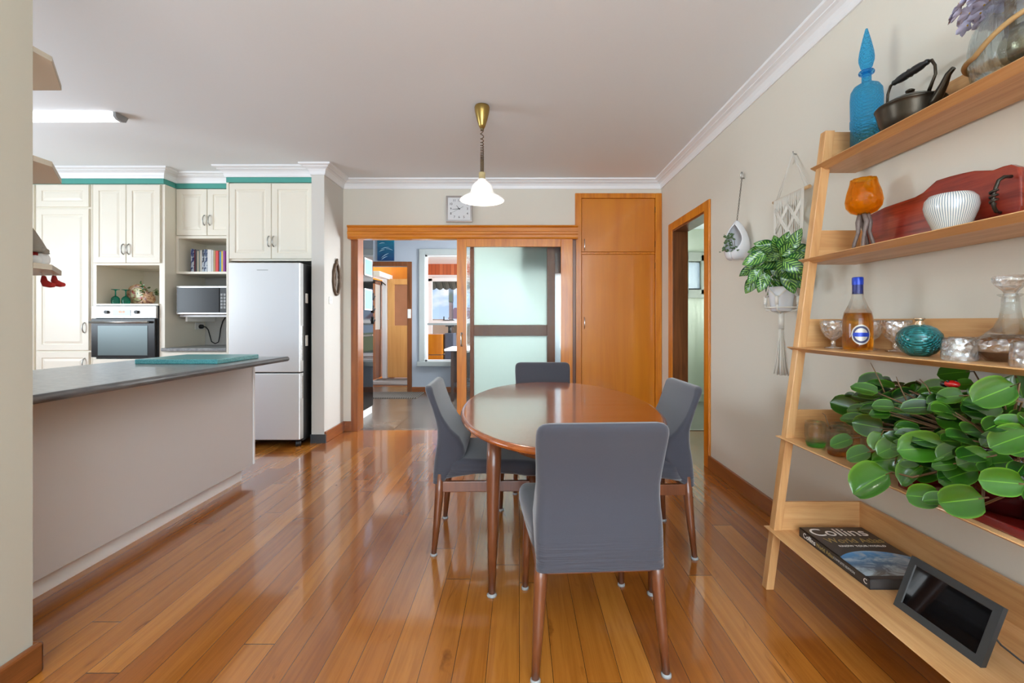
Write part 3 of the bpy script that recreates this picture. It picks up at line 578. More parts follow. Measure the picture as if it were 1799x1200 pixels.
# wall switches
def switch(x, y, z, face, w_, h_, label, n=1):
    k = thing('light_switch', label, 'switch', (x, y, z))
    if face == 'x': MB().box(x, y-w_/2, z-h_/2, x+0.008, y+w_/2, z+h_/2).obj('plate', 'whiteplastic', k, 0.002); MB().box(x+0.008, y-0.012, z-0.012, x+0.014, y+0.012, z+0.012).obj('rocker', 'white', k, 0.001)
    else:
        MB().box(x-w_/2, y-0.008, z-h_/2, x+w_/2, y, z+h_/2).obj('plate', 'whiteplastic', k, 0.002)
        for i in range(n): MB().box(x-0.012, y-0.014, z-h_/4+i*h_/2-0.012 if n > 1 else z-0.012, x+0.012, y-0.008, (z-h_/4+i*h_/2 if n > 1 else z)+0.012).obj('rocker', 'whiteplastic', k, 0.001)
switch(-1.866, 4.50, 1.37, 'x', 0.07, 0.07, 'cream light switch below the oval mirror')
switch(-1.80, 7.468, 1.29, 'y', 0.055, 0.15, 'tall white double switch on the hall doorway frame', 2)

# ================================================================ cupboard in the back wall
k = thing('built_in_cupboard', 'tall orange plywood cupboard with two doors built into the back wall', 'cupboard', (1.05, 4.83, 0))
MB().box(0.592, 4.80, 0, 0.658, 4.86, 2.515).box(1.438, 4.80, 0, 1.505, 4.86, 2.515).box(0.658, 4.80, 2.462, 1.438, 4.86, 2.515).box(0.658, 4.815, 1.872, 1.438, 4.86, 1.895).box(0.658, 4.815, 0, 1.438, 4.86, 0.06).obj('frame', 'orange_z', k, 0.004)
MB().box(0.61, 4.955, 0, 1.49, 5.35, 2.5).obj('carcass', 'brown_z', k)
for z0, z1, hz in ((1.897, 2.46, 1.97), (0.062, 1.870, 1.145)):
    d_ = MB().box(0.661, 4.812, z0, 1.435, 4.832, z1).obj('door', 'ply', k, 0.003)
    MB().tube(arc((0.690, 4.812, hz), 0.024, 90, 270, 8, 'yz', 0.062), 0.0045, 8).obj('handle', 'chrome', d_)
    for zz in (z0+0.08, z1-0.12): MB().box(1.434, 4.804, zz-0.03, 1.441, 4.812, zz+0.03).obj('hinge', 'bronze', d_)

# ================================================================ kitchen
def bow(x, z, y, L=0.10):
    return MB().tube(arc((x, y, z), 0.026, 90, 270, 8, 'yz', L/2), 0.0055, 8)
def cab_door(par, x0, x1, z0, z1, y, hx=None, hz=None, name='door'):
    d_ = MB().door(x0+0.0015, x1-0.0015, z0+0.0015, z1-0.0015, y).obj(name, 'cab', par)
    if hx is not None: bow(hx, hz, y).obj('handle', 'satin', d_)
k = thing('pantry_cupboard', 'tall cream pantry cupboard to the left of the oven', 'cupboard', (-4.5, 4.75, 0))
MB().box(-5.4, 4.488, 0.0, -4.205, 5.065, 2.513).obj('carcass', 'cab', k)
cab_door(k, -4.745, -4.225, 2.285, 2.505, 4.47); cab_door(k, -4.745, -4.225, 0.875, 2.27, 4.47, -4.265, 1.10); cab_door(k, -4.745, -4.225, 0.13, 0.862, 4.47, -4.265, 0.75)
cab_door(k, -5.38, -4.765, 0.13, 2.505, 4.47)
k = thing('oven_tower', 'cream oven housing with two doors above an open niche', 'cupboard', (-3.85, 4.75, 0))
MB().box(-4.200, 4.488, 0, -4.165, 5.065, 2.513).box(-3.545, 4.488, 0, -3.492, 5.065, 2.513).box(-4.165, 4.488, 1.715, -3.545, 5.065, 2.513).box(-4.165, 5.045, 0.75, -3.545, 5.065, 1.715).box(-4.165, 4.47, 1.318, -3.545, 5.045, 1.335).box(-4.165, 4.488, 0, -3.545, 5.045, 0.79).obj('carcass', 'cab', k)
cab_door(k, -4.185, -3.860, 1.735, 2.505, 4.47, -3.885, 1.87); cab_door(k, -3.858, -3.525, 1.735, 2.505, 4.47, -3.832, 1.87)
cab_door(k, -4.185, -3.525, 0.13, 0.795, 4.47, name='drawer')
k = thing('built_in_oven', 'stainless steel built-in oven with dark glass door', 'oven', (-3.86, 4.6, 0.80))
MB().box(-4.16, 4.48, 0.80, -3.55, 5.0, 1.315).obj('body', 'darkgrey', k)
pn = MB().box(-4.183, 4.455, 1.195, -3.553, 4.48, 1.312).obj('control_panel', 'steel', k, 0.003)
bx(-3.975, 4.452, 1.215, -3.80, 4.456, 1.275).obj('display', 'blackgloss', pn)
for x in (-4.03, -3.737): MB().prism([(x+0.018*math.cos(a*math.pi/10), 1.253+0.018*math.sin(a*math.pi/10)) for a in range(20)], 'y', 4.435, 4.456).obj('knob', 'darkgrey', pn)
text('20:20', 0.028, (-3.887, 4.451, 1.254), (1, 0, 0), (0, 0, 1), glow('oven_clock_digits', rgb(240, 150, 80), 0.8), k, 'clock_digits')
dr = MB().box(-4.183, 4.45, 0.812, -3.56, 4.48, 1.188).obj('oven_door', 'tinted', k, 0.003)
bx(-4.115, 4.447, 0.83, -3.63, 4.4505, 1.12).obj('window', flat('oven_window_glass', rgb(86, 98, 98), 0.3, 0.3), dr)
MB().tube([(-4.17, 4.42, 1.155), (-3.60, 4.42, 1.155)], 0.012, 12).tube([(-4.15, 4.42, 1.155), (-4.15, 4.45, 1.155)], 0.007, 8).tube([(-3.755, 4.42, 1.155), (-3.755, 4.45, 1.155)], 0.007, 8).obj('handle', 'satin', dr)
k = thing('wall_shelf_unit', 'cream wall cupboard over an open bookshelf, beside the fridge cupboard', 'cupboard', (-3.17, 4.85, 1.6))
MB().box(-3.488, 4.65, 2.03, -2.852, 5.065, 2.513).box(-3.488, 4.63, 1.645, -3.462, 5.065, 2.03).box(-2.878, 4.63, 1.645, -2.852, 5.065, 2.03).box(-3.462, 4.63, 1.645, -2.878, 5.065, 1.668).box(-3.462, 5.045, 1.668, -2.878, 5.065, 2.03).box(-3.462, 4.63, 2.005, -2.878, 5.065, 2.03).obj('carcass', 'cab', k)
cab_door(k, -3.488, -3.175, 2.035, 2.51, 4.63, -3.20, 2.19); cab_door(k, -3.172, -2.86, 2.035, 2.51, 4.63, -3.145, 2.19)
k = thing('fridge_cupboard', 'cream cupboard with two tall doors above the fridge', 'cupboard', (-2.43, 4.75, 0))
MB().box(-2.848, 4.43, 0, -2.825, 5.065, 2.513).box(-2.825, 4.448, 1.752, -1.992, 5.065, 2.513).obj('carcass', 'cab', k)
cab_door(k, -2.822, -2.412, 1.77, 2.505, 4.43, -2.435, 1.94); cab_door(k, -2.410, -1.995, 1.77, 2.505, 4.43, -2.388, 1.94)
k = thing('low_counter', 'short grey counter on a cream cupboard under the microwave', 'counter', (-3.17, 4.75, 0))
MB().box(-3.488, 4.47, 0, -2.85, 5.065, 0.866).obj('carcass', 'cab', k); MB().box(-3.489, 4.43, 0.868, -2.849, 5.066, 0.902).obj('worktop', 'worktop', k, 0.008)
cab_door(k, -3.485, -2.855, 0.13, 0.86, 4.45)
k = thing('bracket_shelf', 'thin white bracket shelf carrying the microwave', 'shelf', (-3.17, 4.8, 1.2))
MB().box(-3.44, 4.62, 1.208, -2.86, 5.066, 1.226).obj('shelf_board', 'white', k)
for x in (-3.40, -2.92): MB().box(x, 4.64, 1.16, x+0.02, 5.066, 1.208).obj('bracket', 'whiteplastic', k)
k = thing('microwave', 'silver and black microwave on the bracket shelf', 'microwave', (-3.15, 4.8, 1.228))
MB().box(-3.45, 4.58, 1.232, -2.87, 4.98, 1.52).obj('body', 'steel', k, 0.006)
MB().box(-3.43, 4.562, 1.25, -3.005, 4.582, 1.50).obj('door', 'tinted', k, 0.002)
MB().box(-2.998, 4.562, 1.25, -2.885, 4.582, 1.50).obj('control_panel', 'darkgrey', k, 0.002)
bt = MB()
for i in range(3):
    for j in range(5): bt.box(-2.99+i*0.03, 4.558, 1.29+j*0.032, -2.968+i*0.03, 4.562, 1.312+j*0.032)
bt.obj('buttons', 'greyplastic', k)
for x in (-3.40, -2.92): MB().box(x-0.012, 4.62, 1.226, x+0.012, 4.95, 1.233).obj('foot', 'black', k)
k = thing('power_socket', 'white wall socket below the microwave with a black plug in it', 'socket', (-3.49, 4.97, 1.12))
MB().box(-3.4915, 4.90, 1.075, -3.482, 5.03, 1.15).obj('plate', 'whiteplastic', k, 0.002); MB().box(-3.482, 4.92, 1.13, -3.478, 4.94, 1.143).obj('rocker', 'white', k)
k = thing('power_cable', 'black plug and power cable looping below the microwave', 'cable', (-3.3, 4.95, 1.1))
MB().tube([(-3.483, 4.97, 1.105), (-3.455, 4.97, 1.105), (-3.44, 4.965, 1.105)], [0.024, 0.022, 0.010], 14).obj('plug', 'black', k)
MB().tube([(-3.44, 4.965, 1.105), (-3.39, 4.93, 1.10), (-3.345, 4.90, 1.07), (-3.325, 4.90, 1.0), (-3.31, 4.90, 0.945), (-3.27, 4.90, 0.922), (-3.235, 4.90, 0.94), (-3.228, 4.91, 1.0), (-3.245, 4.95, 1.08), (-3.255, 5.0, 1.16), (-3.255, 5.045, 1.205)], 0.006, 8).obj('flex', 'black', k)
# cookbooks
bk = [('navy patterned', (30, 50, 110), 0.035, 0.245, 'leftmost'), ('maroon', (110, 40, 60), 0.014, 0.235, 'beside the leftmost navy one'), ('dark grey', (80, 84, 92), 0.016, 0.23, 'beside the maroon one'), ('beige', (196, 186, 166), 0.022, 0.225, 'between two grey ones'),
      ('slim grey green', (130, 146, 140), 0.012, 0.235, 'right of the beige one'), ('ivory', (222, 218, 208), 0.02, 0.232, 'left of the two dark blue ones'), ('black speckled', (50, 56, 72), 0.022, 0.236, 'right of the ivory one'), ('dark blue speckled', (40, 62, 104), 0.036, 0.24, 'left of the thick white ones'),
      ('thick white', (226, 228, 228), 0.042, 0.238, 'fat and pale in the middle'), ('light grey', (206, 210, 208), 0.022, 0.232, 'right of the thick white one'), ('tan', (176, 146, 96), 0.022, 0.228, 'left of the red one'), ('bright red', (214, 52, 48), 0.03, 0.226, 'between tan and maroon spines'),
      ('slim dark red', (120, 30, 40), 0.012, 0.222, 'right of the bright red one'), ('sky blue', (60, 140, 196), 0.018, 0.216, 'left of the yellow one'), ('yellow', (232, 200, 70), 0.018, 0.222, 'between blue and violet spines'), ('violet', (150, 70, 160), 0.02, 0.226, 'rightmost')]
x = -3.405
for nm, c_, w_, h_, where in bk:
    w_ *= 0.98; pb = NT('spine_'+nm.replace(' ', '_')); cc = rgb(*c_)
    if 'pattern' in nm or 'speckled' in nm: pb.l(pb.ramp(pb.noise(pb.coord((40, 40, 30)), 1, 3), [(0.48, cc), (0.56, rgb(190, 200, 210))]), pb.p.inputs['Base Color'])
    else: pb.set(Base_Color=cc)
    pb.set(Roughness=0.45)
    k = thing('cookbook', '%s cookbook on the shelf above the microwave, %s' % (nm, where), 'book', (x+w_/2, 4.8, 1.669), group='cookbooks above the microwave')
    MB().box(x+0.001, 4.72, 1.669, x+w_-0.001, 4.90, 1.669+h_).obj('cover', pb.m, k, 0.002); MB().box(x+0.003, 4.726, 1.672, x+w_-0.003, 4.902, 1.6695+h_).obj('pages', 'cotton', k)
    x += w_
# niche contents
for i, (x, y, lab) in enumerate(((-4.095, 4.62, 'left upturned teal stemmed glass in the oven niche'), (-4.025, 4.66, 'right upturned teal stemmed glass in the oven niche'))):
    gl = MB().lathe([(0.034, 0), (0.037, 0.03), (0.034, 0.06), (0.02, 0.078), (0.006, 0.085), (0.005, 0.135), (0.012, 0.142), (0.036, 0.148), (0.036, 0.151), (0.0, 0.152)], (x, y, 1.336), 20)
    tag(gl.obj('stemmed_glass', 'gobteal'), lab, 'glass', 'teal glasses in the oven niche')
k = thing('decorative_plate', 'ornate oval plate with floral centre standing in the oven niche', 'plate', (-3.75, 4.78, 1.336))
def oval(c, rx, rz, th, y, wob=0, n=40):
    return [(c[0]+rx*(1+wob*math.sin(9*2*math.pi*j/n))*math.cos(2*math.pi*j/n), y, c[1]+rz*(1+wob*math.sin(9*2*math.pi*j/n))*math.sin(2*math.pi*j/n)) for j in range(n)]
c_ = (-3.955, 1.336+0.104)
rimm = NT('gilt_floral_rim'); rimm.l(rimm.ramp(rimm.noise(rimm.coord((30, 30, 30)), 1, 3), [(0.4, rgb(150, 100, 60)), (0.5, rgb(206, 170, 130)), (0.6, rgb(130, 80, 66))]), rimm.p.inputs['Base Color']); rimm.set(Roughness=0.35)
cenm = NT('floral_centre'); cenm.l(cenm.ramp(cenm.noise(cenm.coord((22, 22, 22)), 1, 3), [(0.36, rgb(170, 60, 50)), (0.46, rgb(206, 196, 140)), (0.6, rgb(226, 220, 180)), (0.68, rgb(90, 110, 60))]), cenm.p.inputs['Base Color']); cenm.set(Roughness=0.3)
MB().loops([oval(c_, 0.108, 0.104, 0, 4.73, 0.03), oval(c_, 0.108, 0.104, 0, 4.71, 0.03), oval(c_, 0.075, 0.072, 0, 4.725)]).obj('rim', rimm.m, k)
MB().loops([oval(c_, 0.075, 0.072, 0, 4.724), oval(c_, 0.068, 0.064, 0, 4.716), oval(c_, 0.04, 0.04, 0, 4.72)]).obj('centre', cenm.m, k)
k = thing('vine_planter', 'small ceramic jug with a trailing vine at the right of the oven niche', 'plant', (-3.755, 4.62, 1.336))
MB().lathe([(0.0, 0), (0.035, 0), (0.055, 0.04), (0.05, 0.08), (0.03, 0.11), (0.036, 0.125), (0.03, 0.125), (0.0, 0.10)], (-3.755, 4.62, 1.336), 20).obj('pot', rimm.m, k)
lf = MB()
for i in range(26):
    a = random.uniform(0, 6.28); p0 = Vector((-3.755+0.045*math.cos(a), 4.62+0.05*math.sin(a), 1.336+random.uniform(0.09, 0.17)))
    lf.leaf(p0, (math.cos(a), math.sin(a)-0.3, random.uniform(-0.2, 0.8)), (0, -0.6, 1), 0.035, 0.026, rnd=random.random())
for i in range(6): lf.leaf((-3.775-0.010*i, 4.60, 1.47+0.016*i), (random.uniform(-1, 1), -0.3, 0.4), (0, -1, 0.3), 0.028, 0.02, rnd=random.random())
lf.obj('foliage', 'leaf', k, attr=True)
MB().tube([(-3.755, 4.62, 1.44), (-3.785, 4.60, 1.49), (-3.83, 4.60, 1.56)], 0.003, 6).obj('stem', 'stem', k)
# refrigerator
k = thing('refrigerator', 'tall stainless steel fridge freezer with black sides', 'refrigerator', (-2.33, 4.5, 0))
MB().box(-2.655, 4.245, 0.05, -2.015, 4.93, 1.70).obj('body', 'black', k, 0.004)
for z0, z1, hz0, hz1 in ((0.695, 1.70, 0.80, 1.12), (0.075, 0.685, 0.45, 0.66)):
    d_ = MB().box(-2.66, 4.17, z0, -2.008, 4.243, z1).obj('door', 'steel', k, 0.006)
    MB().box(-2.008, 4.195, hz0, -2.002, 4.225, hz1).obj('handle', 'chrome', d_, 0.001)
bx(-2.40, 4.167, 1.628, -2.30, 4.17, 1.636).obj('badge', 'satin', k)
for x in (-2.6, -2.06): MB().lathe([(0.025, 0), (0.025, 0.05)], (x, 4.25, 0), 12, cap0=True, cap1=True).obj('foot', 'black', k)
for lab, z, y, s_ in (('upper white paper magnet on the black fridge side', 1.38, 4.31, 0.09), ('lower white paper magnet on the black fridge side', 0.98, 4.31, 0.10)):
    tag(MB().box(-2.014, y-0.022, z-s_/2, -2.008, y+0.022, z+s_/2).obj('fridge_magnet', 'whiteplastic', bevel=0.002), lab, 'magnet', 'papers on the fridge side')

# ---------------------------------------------------------------- bench
k = thing('kitchen_bench', 'long pale laminate breakfast bench base with recessed kick board', 'bench', (-2.3, 2.2, 0))
MB().box(-2.56, 0.2, 0.095, -1.98, 3.39, 0.863).obj('panel', 'panel', k, 0.002); MB().box(-2.52, 0.25, 0, -2.03, 3.33, 0.095).obj('kick_board', 'white', k)
MB().box(-2.0, 3.385, 0.10, -1.972, 3.402, 0.863).obj('edge_trim', 'white', k, 0.002)
k = thing('bench_worktop', 'long grey mottled laminate worktop with rounded dark edge', 'worktop', (-2.15, 2.2, 0.865))
MB().box(-2.60, 0.1, 0.8655, -1.725, 3.385, 0.9005).obj('surface', 'worktop', k)
ed = [(-1.725-0.0+0.0175*math.sin(R(a)), 0.883+0.0175*math.cos(R(a))) for a in range(0, 181, 20)]
MB().prism(ed, 'y', 0.1, 3.385, True).prism([(3.385+0.0175*math.sin(R(a)), 0.883+0.0175*math.cos(R(a))) for a in range(0, 181, 20)], 'x', -2.6, -1.725, True).obj('edge', 'edge', k)
tag(MB().box(-2.34, 2.77, 0.901, -1.835, 3.21, 0.930).obj('cutting_board', 'board', bevel=0.004), 'large teal speckled board lying at the far end of the bench', 'board')

# ---------------------------------------------------------------- corner shelves and doll at the left wall
k = thing('upper_cupboard', 'cream cupboard end behind the left wall, mostly hidden', 'cupboard', (-1.9, 1.0, 1.3))
MB().box(-2.1, 0.2, 1.33, -1.702, 1.496, 2.4).obj('carcass', flat('cupboard_end_laminate', rgb(214, 204, 186), 0.5), k)
sh = [(-1.602, 1.50), (-1.602, 1.56), (-1.762, 1.752), (-2.06, 1.752), (-2.06, 1.50)]
M['beige'] = flat('beige_laminate', rgb(220, 208, 188), 0.5); M['beigeedge'] = flat('taupe_shelf_edge', rgb(178, 168, 150), 0.5)
for z, lab in ((2.05, 'topmost chamfered corner shelf at the end of the left wall'), (1.69, 'middle chamfered corner shelf below the ceiling light'), (1.337, 'lowest chamfered corner shelf, with the gnome doll sitting on it')):
    k = thing('corner_shelf', lab, 'shelf', (-1.8, 1.6, z), group='corner shelves at the left wall')
    MB().prism(sh, 'z', z, z+0.018).obj('shelf_board', 'beige', k)
    e_ = MB()
    for a, b_ in zip(sh[:3], sh[1:4]):
        va = Vector((*a, 0)); vb = Vector((*b_, 0)); nn = (vb-va).normalized().cross(Vector((0, 0, 1)))*-0.0012
        nn = Vector((abs(nn.x) if a[0] != b_[0] or True else 0, abs(nn.y), 0))
        e_.add([(va.x, va.y, z), (vb.x, vb.y, z), (vb.x, vb.y, z+0.018), (va.x, va.y, z+0.018), (va.x+nn.x, va.y+nn.y, z), (vb.x+nn.x, vb.y+nn.y, z), (vb.x+nn.x, vb.y+nn.y, z+0.018), (va.x+nn.x, va.y+nn.y, z+0.018)],
               [(0, 1, 5, 4), (4, 5, 6, 7), (7, 6, 2, 3), (0, 4, 7, 3), (1, 2, 6, 5)])
    e_.obj('edge_band', 'beigeedge', k)
k = thing('gnome_doll', 'sitting felt gnome with grey pointed hat, its red boots dangling off the shelf', 'doll', (-1.74, 1.63, 1.356))
gx, gy, gz = -1.745, 1.62, 1.3555
MB().lathe([(0.0, 0), (0.040, 0.0), (0.045, 0.02), (0.042, 0.045), (0.03, 0.06), (0, 0.062)], (gx-0.01, gy, gz), 18).obj('body', 'red', k)
MB().ball((gx+0.028, gy+0.02, gz+0.028), 0.026, 14, (0.7, 0.9, 1.1)).ball((gx+0.035, gy-0.01, gz+0.022), 0.018, 12).obj('beard', 'beard', k)
MB().lathe([(0.062, 0.0), (0.058, 0.01), (0.042, 0.045), (0.024, 0.08), (0.008, 0.105), (0.0, 0.108)], (gx-0.012, gy, gz+0.052), 20, cap0=True).tube([(gx+0.03, gy+0.01, gz+0.062), (gx+0.055, gy+0.01, gz+0.055)], [0.012, 0.009], 10).obj('hat', 'greyfelt', k)
for dx, dy, dz in ((0.0, 0.0, 0.0), (-0.014, 0.05, 0.006)):
    bx_, by_, bz_ = -1.700+dx-0.012, 1.66+dy-0.02, 1.292+dz
    b_ = MB().tube([(bx_, by_, bz_+0.032), (bx_+0.001, by_, bz_+0.014), (bx_+0.008, by_, bz_+0.004), (bx_+0.020, by_+0.003, bz_), (bx_+0.033, by_+0.004, bz_-0.001)], [0.006, 0.010, 0.013, 0.010, 0.007], 12).obj('boot', 'red', k)
    MB().tube([(bx_, by_, bz_+0.03), (bx_-0.004, by_-0.02, bz_+0.064), (bx_-0.02, by_-0.05, 1.362), (gx+0.01, gy, 1.362)], 0.0035, 8).obj('leg', 'beard', k)

# ---------------------------------------------------------------- lights that hang in the rooms
k = thing('fluorescent_light', 'lit white fluorescent batten on the kitchen ceiling', 'ceiling light', (-3.4, 3.26, 2.66))
MB().prism([(3.26, 2.66), (3.262, 2.632), (3.28, 2.618), (3.31, 2.614), (3.34, 2.622), (3.36, 2.66)], 'x', -4.05, -2.905).obj('diffuser', 'tube', k)
for x in (-4.07, -2.905): MB().prism([(3.255, 2.66), (3.257, 2.630), (3.277, 2.614), (3.31, 2.610), (3.343, 2.619), (3.365, 2.66)], 'x', x, x+0.02).obj('end_cap', 'greyplastic', k)
LX, LY = -0.258, 3.17
k = thing('pendant_lamp', 'pendant lamp with flared white glass shade on a coiled brown cord', 'lamp', (LX, LY, 2.66))
MB().lathe([(0.0, 0.0), (0.049, 0.0), (0.053, -0.012), (0.050, -0.04), (0.038, -0.09), (0.024, -0.135), (0.016, -0.155), (0.0, -0.157)], (LX, LY, 2.66), 28).obj('ceiling_cup', 'brass', k)
cord = MB(); pts = []
for i in range(520):
    t_ = i/519; z = 2.50-0.30*(t_**0.8 if t_ < 1 else 1); tight = 1
    ang = 2*math.pi*(7*t_+16*t_*t_); pts.append((LX+0.010*math.cos(ang), LY+0.010*math.sin(ang), z))
cord.tube(pts, 0.0034, 6); cord.obj('coiled_cord', flat('brown_cord', rgb(88, 68, 50), 0.6), k)
MB().tube([(LX, LY, 2.505), (LX, LY, 2.49)], 0.012, 12).tube([(LX, LY, 2.28), (LX+0.001, LY, 2.20)], 0.012, 12).obj('cord_grip', flat('olive_brown_plastic', rgb(112, 96, 64), 0.5), k)
MB().lathe([(0.0, 0.055), (0.021, 0.053), (0.023, 0.045), (0.023, 0.002), (0.027, 0.0), (0.0, 0.0)], (LX, LY, 2.145), 22).obj('socket', flat('cream_brass', rgb(206, 188, 140), 0.35, 0.3), k)
sp_ = [(0.024, 0.148), (0.030, 0.142), (0.036, 0.132), (0.054, 0.118), (0.070, 0.098), (0.078, 0.070), (0.082, 0.055), (0.098, 0.040), (0.130, 0.022), (0.152, 0.006), (0.155, 0.0)]
MB().lathe(sp_+[(r-0.003, z-0.001) for r, z in reversed(sp_)], (LX, LY, 2.003), 48).obj('glass_shade', 'lampshade', k)
MB().ball((LX, LY, 2.065), 0.03, 16, (1, 1, 1.2)).obj('bulb', 'lampglass', k)
pl = bpy.data.lights.new('pendant_bulb_light', 'POINT'); pl.energy = 9; pl.color = (1, 0.95, 0.85); pl.shadow_soft_size = 0.04
po = bpy.data.objects.new('pendant_bulb_light', pl); COL.objects.link(po); po.location = (LX, LY, 2.02)
# wall clock: quarter to eleven
k = thing('wall_clock', 'square white wall clock with silver frame above the sliding door', 'clock', (-0.64, 4.83, 2.36))
cx_, cz_, hs = -0.632, 2.348, 0.140
MB().box(cx_-hs, 4.80, cz_-hs, cx_+hs, 4.83, cz_+hs).obj('case', 'chrome', k, 0.006)
MB().box(cx_-0.117, 4.797, cz_-0.117, cx_+0.117, 4.801, cz_+0.117).obj('dial', flat('clock_dial', rgb(222, 224, 226), 0.5), k)
for hnum in range(1, 13):
    a = R(90-30*hnum); m_ = 0.090/max(abs(math.cos(a)), abs(math.sin(a)), 0.86)
    text(str(hnum), 0.034, (cx_+m_*math.cos(a)*0.97, 4.7965, cz_+m_*math.sin(a)*0.97), (1, 0, 0), (0, 0, 1), 'black', k, 'numeral')
def hand(ang, L, w_, back=0.0, nm='hand'):
    a = R(90-ang); d_ = Vector((math.cos(a), 0, math.sin(a))); o_ = Vector((cx_, 4.7945, cz_)); s_ = Vector((-d_.z, 0, d_.x))*w_
    MB().loops([[tuple(o_-d_*back+s_), tuple(o_-d_*back-s_), tuple(o_+d_*L-s_*0.4), tuple(o_+d_*L+s_*0.4)], [tuple(o_-d_*back+s_+Vector((0, .0012, 0))), tuple(o_-d_*back-s_+Vector((0, .0012, 0))), tuple(o_+d_*L-s_*0.4+Vector((0, .0012, 0))), tuple(o_+d_*L+s_*0.4+Vector((0, .0012, 0)))]], smooth=False).obj(nm, 'black', k)
hand(322, 0.045, 0.004, 0.01, 'hour_hand'); hand(266, 0.072, 0.003, 0.012, 'minute_hand'); hand(242, 0.088, 0.0012, 0.05, 'second_hand')
# oval mirror on the nib
k = thing('oval_mirror', 'small oval mirror in an ornate dark bronze frame on the nib wall', 'mirror', (-1.866, 4.63, 1.60))
ov = [(-1.856, 4.63+0.075*math.cos(2*math.pi*i/40), 1.59+0.155*math.sin(2*math.pi*i/40)) for i in range(40)]
fr = MB().tube(ov, [0.016+0.002*math.sin(i*1.57) for i in range(40)], 10, True)
fr.ball((-1.852, 4.63, 1.765), 0.024, 10, (0.6, 1, 1.3)).ball((-1.85, 4.63, 1.79), 0.012, 8).ball((-1.852, 4.70, 1.62), 0.018, 8, (0.6, 1, 1.6)).ball((-1.852, 4.56, 1.62), 0.014, 8, (0.6, 1, 1.6))
fr.obj('frame', 'frame', k)
MB().prism([(p[1], p[2]) for p in ov], 'x', -1.865, -1.859).obj('glass', 'mirror', k)

# ================================================================ dining table
k = thing('dining_table', 'oval reddish teak dining table on four tapered legs', 'table', (0.20, 2.36, 0))
def ell(z, ins, n=96, ex=2.12):
    o = []
    for i in range(n):
        a = 2*math.pi*i/n; c_, s_ = math.cos(a), math.sin(a)
        o.append((0.20+(0.49-ins)*math.copysign(abs(c_)**(2/ex), c_), 2.375+(0.87-ins)*math.copysign(abs(s_)**(2/ex), s_), z))
    return o
MB().loops([ell(0.700, 0.05), ell(0.702, 0.018), ell(0.708, 0.006), ell(0.716, 0.0), ell(0.724, 0.003), ell(0.729, 0.010), ell(0.730, 0.018)], cap1=False).obj('edge_moulding', 'teaktop', k)
tp = MB(); e_ = ell(0.730, 0.018)
near = [p for p in e_ if p[1] < 2.3595]; far = [p for p in e_ if p[1] > 2.3605]
xs = max(p[0] for p in e_)
near.sort(key=lambda p: math.atan2(p[1]-2.36, p[0]-0.2)); far.sort(key=lambda p: math.atan2(p[1]-2.36, p[0]-0.2))
def half(ps, y):
    return [(xs, y)]+[(p[0], p[1]) for p in (far if y > 2.36 else reversed(near))]+[(0.4-xs, y)]
MB().prism(half(far, 2.3606), 'z', 0.724, 0.7305).obj('table_leaf', 'teaktop', k)
MB().prism(half(near, 2.3594), 'z', 0.724, 0.7305).obj('table_leaf', 'teaktop', k)
MB().loops([ell(0.64, 0.16), ell(0.699, 0.14)]).loops([ell(0.699, 0.17), ell(0.65, 0.18)]).obj('apron', 'teak', k)
for x, y in ((-0.115, 1.925), (0.565, 1.935), (-0.115, 2.80), (0.565, 2.80)):
    sx = 0.012 if x > 0.2 else -0.012
    l_ = MB().tube([(x, y, 0.012), (x-sx*0.3, y, 0.3), (x-sx*0.6, y, 0.52), (x-sx, y, 0.70)], [0.014, 0.024, 0.031, 0.031], 18).obj('leg', 'teak', k)
    MB().lathe([(0, 0), (0.020, 0), (0.022, 0.006), (0.014, 0.013), (0, 0.013)], (x, y, 0), 14).obj('glide', 'greyplastic', l_)
# ================================================================ chairs
def rrect(w_, y0, y1, z, rad, n=5):
    o = []; rad = min(rad, (y1-y0)/2*0.98, w_*0.98)
    for cx, cy, a0 in ((w_-rad, y1-rad, 0), (-w_+rad, y1-rad, 90), (-w_+rad, y0+rad, 180), (w_-rad, y0+rad, 270)):
        for i in range(n+1):
            a = R(a0+90*i/n); o.append((cx+rad*math.cos(a), cy+rad*math.sin(a), z))
    return o
ch = thing('dining_chair', 'grey covered dining chair nearest the camera, its back turned', 'chair', (0.252, 1.738, 0), R(3.3), 'grey covered chairs at the dining table')
lv = [(.352, .213, -.268, -.215), (.385, .2125, -.268, -.19), (.42, .2125, -.266, -.16), (.46, .213, -.262, -.125), (.50, .213, -.256, -.105), (.54, .210, -.25, -.115), (.58, .2085, -.247, -.135), (.62, .209, -.248, -.178),
      (.66, .211, -.254, -.205), (.69, .212, -.261, -.222), (.73, .214, -.272, -.238), (.77, .216, -.287, -.252), (.80, .2155, -.300, -.262), (.815, .213, -.305, -.266), (.826, .207, -.307, -.270), (.834, .196, -.306, -.276), (.838, .178, -.301, -.284)]
MB().loops([rrect(w_, y0, y1, z, 0.03) for z, w_, y0, y1 in lv], cap0=False).obj('backrest', 'cover', ch, world=False)
def seatloop(y, w_, z0, z1):
    n = 5; r = 0.03; o = []
    for cx, cz, a0 in ((w_-r, z1-r, 0), (-w_+r, z1-r, 90), (-w_+r, z0+r*0.6, 180), (w_-r, z0+r*0.6, 270)):
        for i in range(n+1):
            a = R(a0+90*i/n); o.append((cx+r*math.cos(a), y, cz+(r if a0 < 180 else r*0.6)*math.sin(a)))
    return o
sl_ = [(-.20, .205, .37, .47), (-.14, .222, .385, .478), (-.06, .232, .40, .476), (.04, .238, .405, .474), (.14, .24, .40, .474), (.21, .24, .39, .47), (.245, .235, .388, .462), (.265, .222, .395, .452), (.272, .20, .41, .442)]
MB().loops([seatloop(*a) for a in sl_]).obj('seat', 'cover', ch, world=False)
